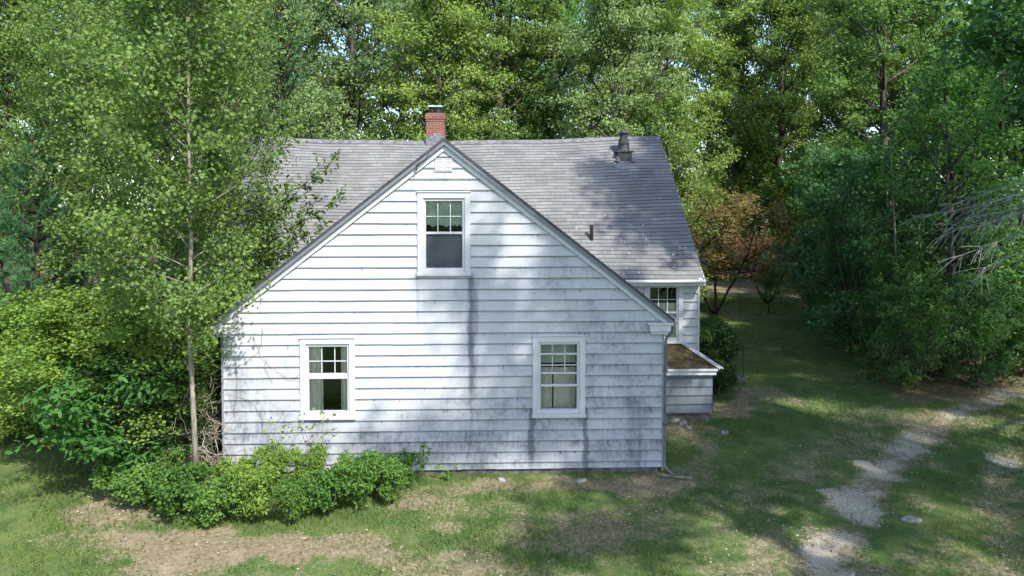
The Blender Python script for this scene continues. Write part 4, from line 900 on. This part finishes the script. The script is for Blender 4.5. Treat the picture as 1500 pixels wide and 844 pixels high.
# ------------------------------------------------------------------ undergrowth, litter, gravel, grass
def scatter(n, seed, xr, yr, keep):
    rng = np.random.default_rng(seed); x = rng.uniform(*xr, n); y = yr[0] * (yr[1] / yr[0]) ** rng.random(n) if yr[0] > 0 else rng.uniform(*yr, n)
    k = keep(x, y, rng); x, y = x[k], y[k]; return x, y, gh(x, y), rng
def in_view(x, y): return np.abs(x) < y * .80 + 1.5
def off_house(x, y):
    u = (x - HO[0]) * HC + (y - HO[1]) * HS; v = -(x - HO[0]) * HS + (y - HO[1]) * HC
    return ~(((u > -.05) & (u < W + .05) & (v > -.04) & (v < 5)) | ((u > MU0) & (u < MU1 + .05) & (v > MV) & (v < 12.4)) | ((u > W) & (u < 10.05) & (v > 2.85) & (v < 4)))
def undergrowth():
    def keep(x, y, rng):
        _, _, _, wds = masks(x, y); return (wds > .5) & in_view(x, y) & (rng.random(len(x)) < .75) & off_house(x, y)
    x, y, z, rng = scatter(3800, 60, (-20, 32), (11, 58), keep); cs = np.stack([x, y, z + rng.uniform(.05, .75, len(x))], -1)
    P, T, N, S, v, h = fill_clusters(rng, cs, rng.uniform(.3, .65, len(x)), 34, .10, .7, .9); me = leaves_mesh('undergrowth', P, T, N, S, 'lobed', v, h); o = link('undergrowth', me, LEAF); o.color = (.055, .10, .03, 1)
    setting(o, 'stuff', 'low leafy undergrowth on the woodland floor', 'undergrowth')
undergrowth()
def grass():
    def keep(x, y, rng):
        r, g_, b_, wds = masks(x, y); tuft = fbm(x, y, .5, 3, 71); d = 1 - np.clip(np.maximum(np.maximum(r * 1.0, b_ * .95), wds * .9), 0, 1)
        return in_view(x, y) & off_house(x, y) & (rng.random(len(x)) < d * sst(.25, .62, tuft) * 1.1 + .02) & ((x > -12) | (y < 30))
    x, y, z, rng = scatter(900000, 70, (-24, 30), (7.6, 48), keep); n = len(x); P = np.stack([x, y, z - .005], -1)
    T = norm(np.stack([rng.normal(size=n) * .55, rng.normal(size=n) * .55, np.ones(n)], -1)); N = norm(np.cross(T, rng.normal(size=(n, 3))))
    lush = fbm(x, y, 3.0, 3, 81); S = rng.uniform(.025, .08, n) * (.5 + 1.0 * lush) * (1 + y / 40); v = np.clip(.55 * rng.random(n) + .45 * fbm(x, y, 1.1, 3, 82), 0, 1); h = np.clip(rng.random(n) * .5 + (1 - lush) * .55 + .28 * sst(1, -5, x), 0, 1)
    sv, sf = SHAPES['blade']; me = leaves_mesh('grass', P, T, N, S, 'blade', v, h); o = link('grass', me, GRASSM); o.color = (.115, .175, .055, 1); setting(o, 'stuff', 'short uneven lawn grass', 'grass')
grass()
def clover():   # broadleaf weeds through the lawn
    def keep(x, y, rng):
        r, g_, b_, wds = masks(x, y); t = fbm(x, y, 1.6, 4, 91); return in_view(x, y) & off_house(x, y) & (rng.random(len(x)) < sst(.5, .72, t) * (1 - r) * (1 - b_ * .8) * (1 - wds))
    x, y, z, rng = scatter(160000, 73, (-20, 26), (7.6, 36), keep); n = len(x); P = np.stack([x, y, z + rng.uniform(.01, .05, n)], -1); N, T, _ = frames(n, rng, 1.4)
    me = leaves_mesh('lawn_weeds', P, T, N, rng.uniform(.025, .05, n), 'quad', rng.random(n), rng.random(n) * .7); o = link('lawn_weeds', me, LEAF); o.color = (.06, .125, .03, 1); setting(o, 'stuff', 'patches of broad leaved weeds in the lawn', 'lawn weeds')
clover()
def litter():
    LM = Mat('dry_leaf'); v = LM.attr('var'); LM.col(LM.mix(v, (.07, .045, .025), (.42, .33, .21)), .85, .1)
    def keep(x, y, rng):
        r, g_, b_, wds = masks(x, y); return in_view(x, y) & off_house(x, y) & (rng.random(len(x)) < .05 + b_ * .8 + wds * .6)
    x, y, z, rng = scatter(60000, 75, (-20, 26), (7.6, 42), keep); n = len(x); P = np.stack([x, y, z + rng.uniform(.002, .03, n)], -1); N, T, _ = frames(n, rng, 2.2)
    me = leaves_mesh('leaf_litter', P, T, N, rng.uniform(.015, .055, n), 'quad', rng.random(n) ** 1.5, rng.random(n)); o = link('leaf_litter', me, LM.m); setting(o, 'stuff', 'dry leaves and bark crumbs on bare soil', 'leaf litter')
litter()
def gravel():
    def keep(x, y, rng):
        r, g_, b_, wds = masks(x, y); return in_view(x, y) & off_house(x, y) & (rng.random(len(x)) < g_ * .9 + r * .25 + b_ * .05 + .004)
    x, y, z, rng = scatter(70000, 77, (-12, 20), (7.6, 26), keep); n = len(x); s = rng.uniform(.006, .022, n) * (1 + 1.6 * (rng.random(n) > .985))
    oc = np.array([[1, 0, 0], [0, 1, 0], [-1, 0, 0], [0, -1, 0], [0, 0, .6], [0, 0, -.6]]); jit = rng.uniform(.6, 1.4, (n, 6, 3)); V = np.stack([x, y, z], -1)[:, None] + oc[None] * jit * s[:, None, None]
    f = np.array([[0, 1, 4], [1, 2, 4], [2, 3, 4], [3, 0, 4], [1, 0, 5], [2, 1, 5], [3, 2, 5], [0, 3, 5]]); me = np_mesh('gravel', V.reshape(-1, 3), (np.arange(n)[:, None, None] * 6 + f).reshape(-1, 3), {'var': ('FACE', np.repeat(rng.random(n), 8))})
    G = Mat('gravel'); G.col(G.mix(G.attr('var'), (.16, .15, .13), (.50, .48, .44)), .9, .15); setting(link('gravel', me, G.m), 'stuff', 'loose pale gravel in the wheel ruts', 'gravel')
gravel()
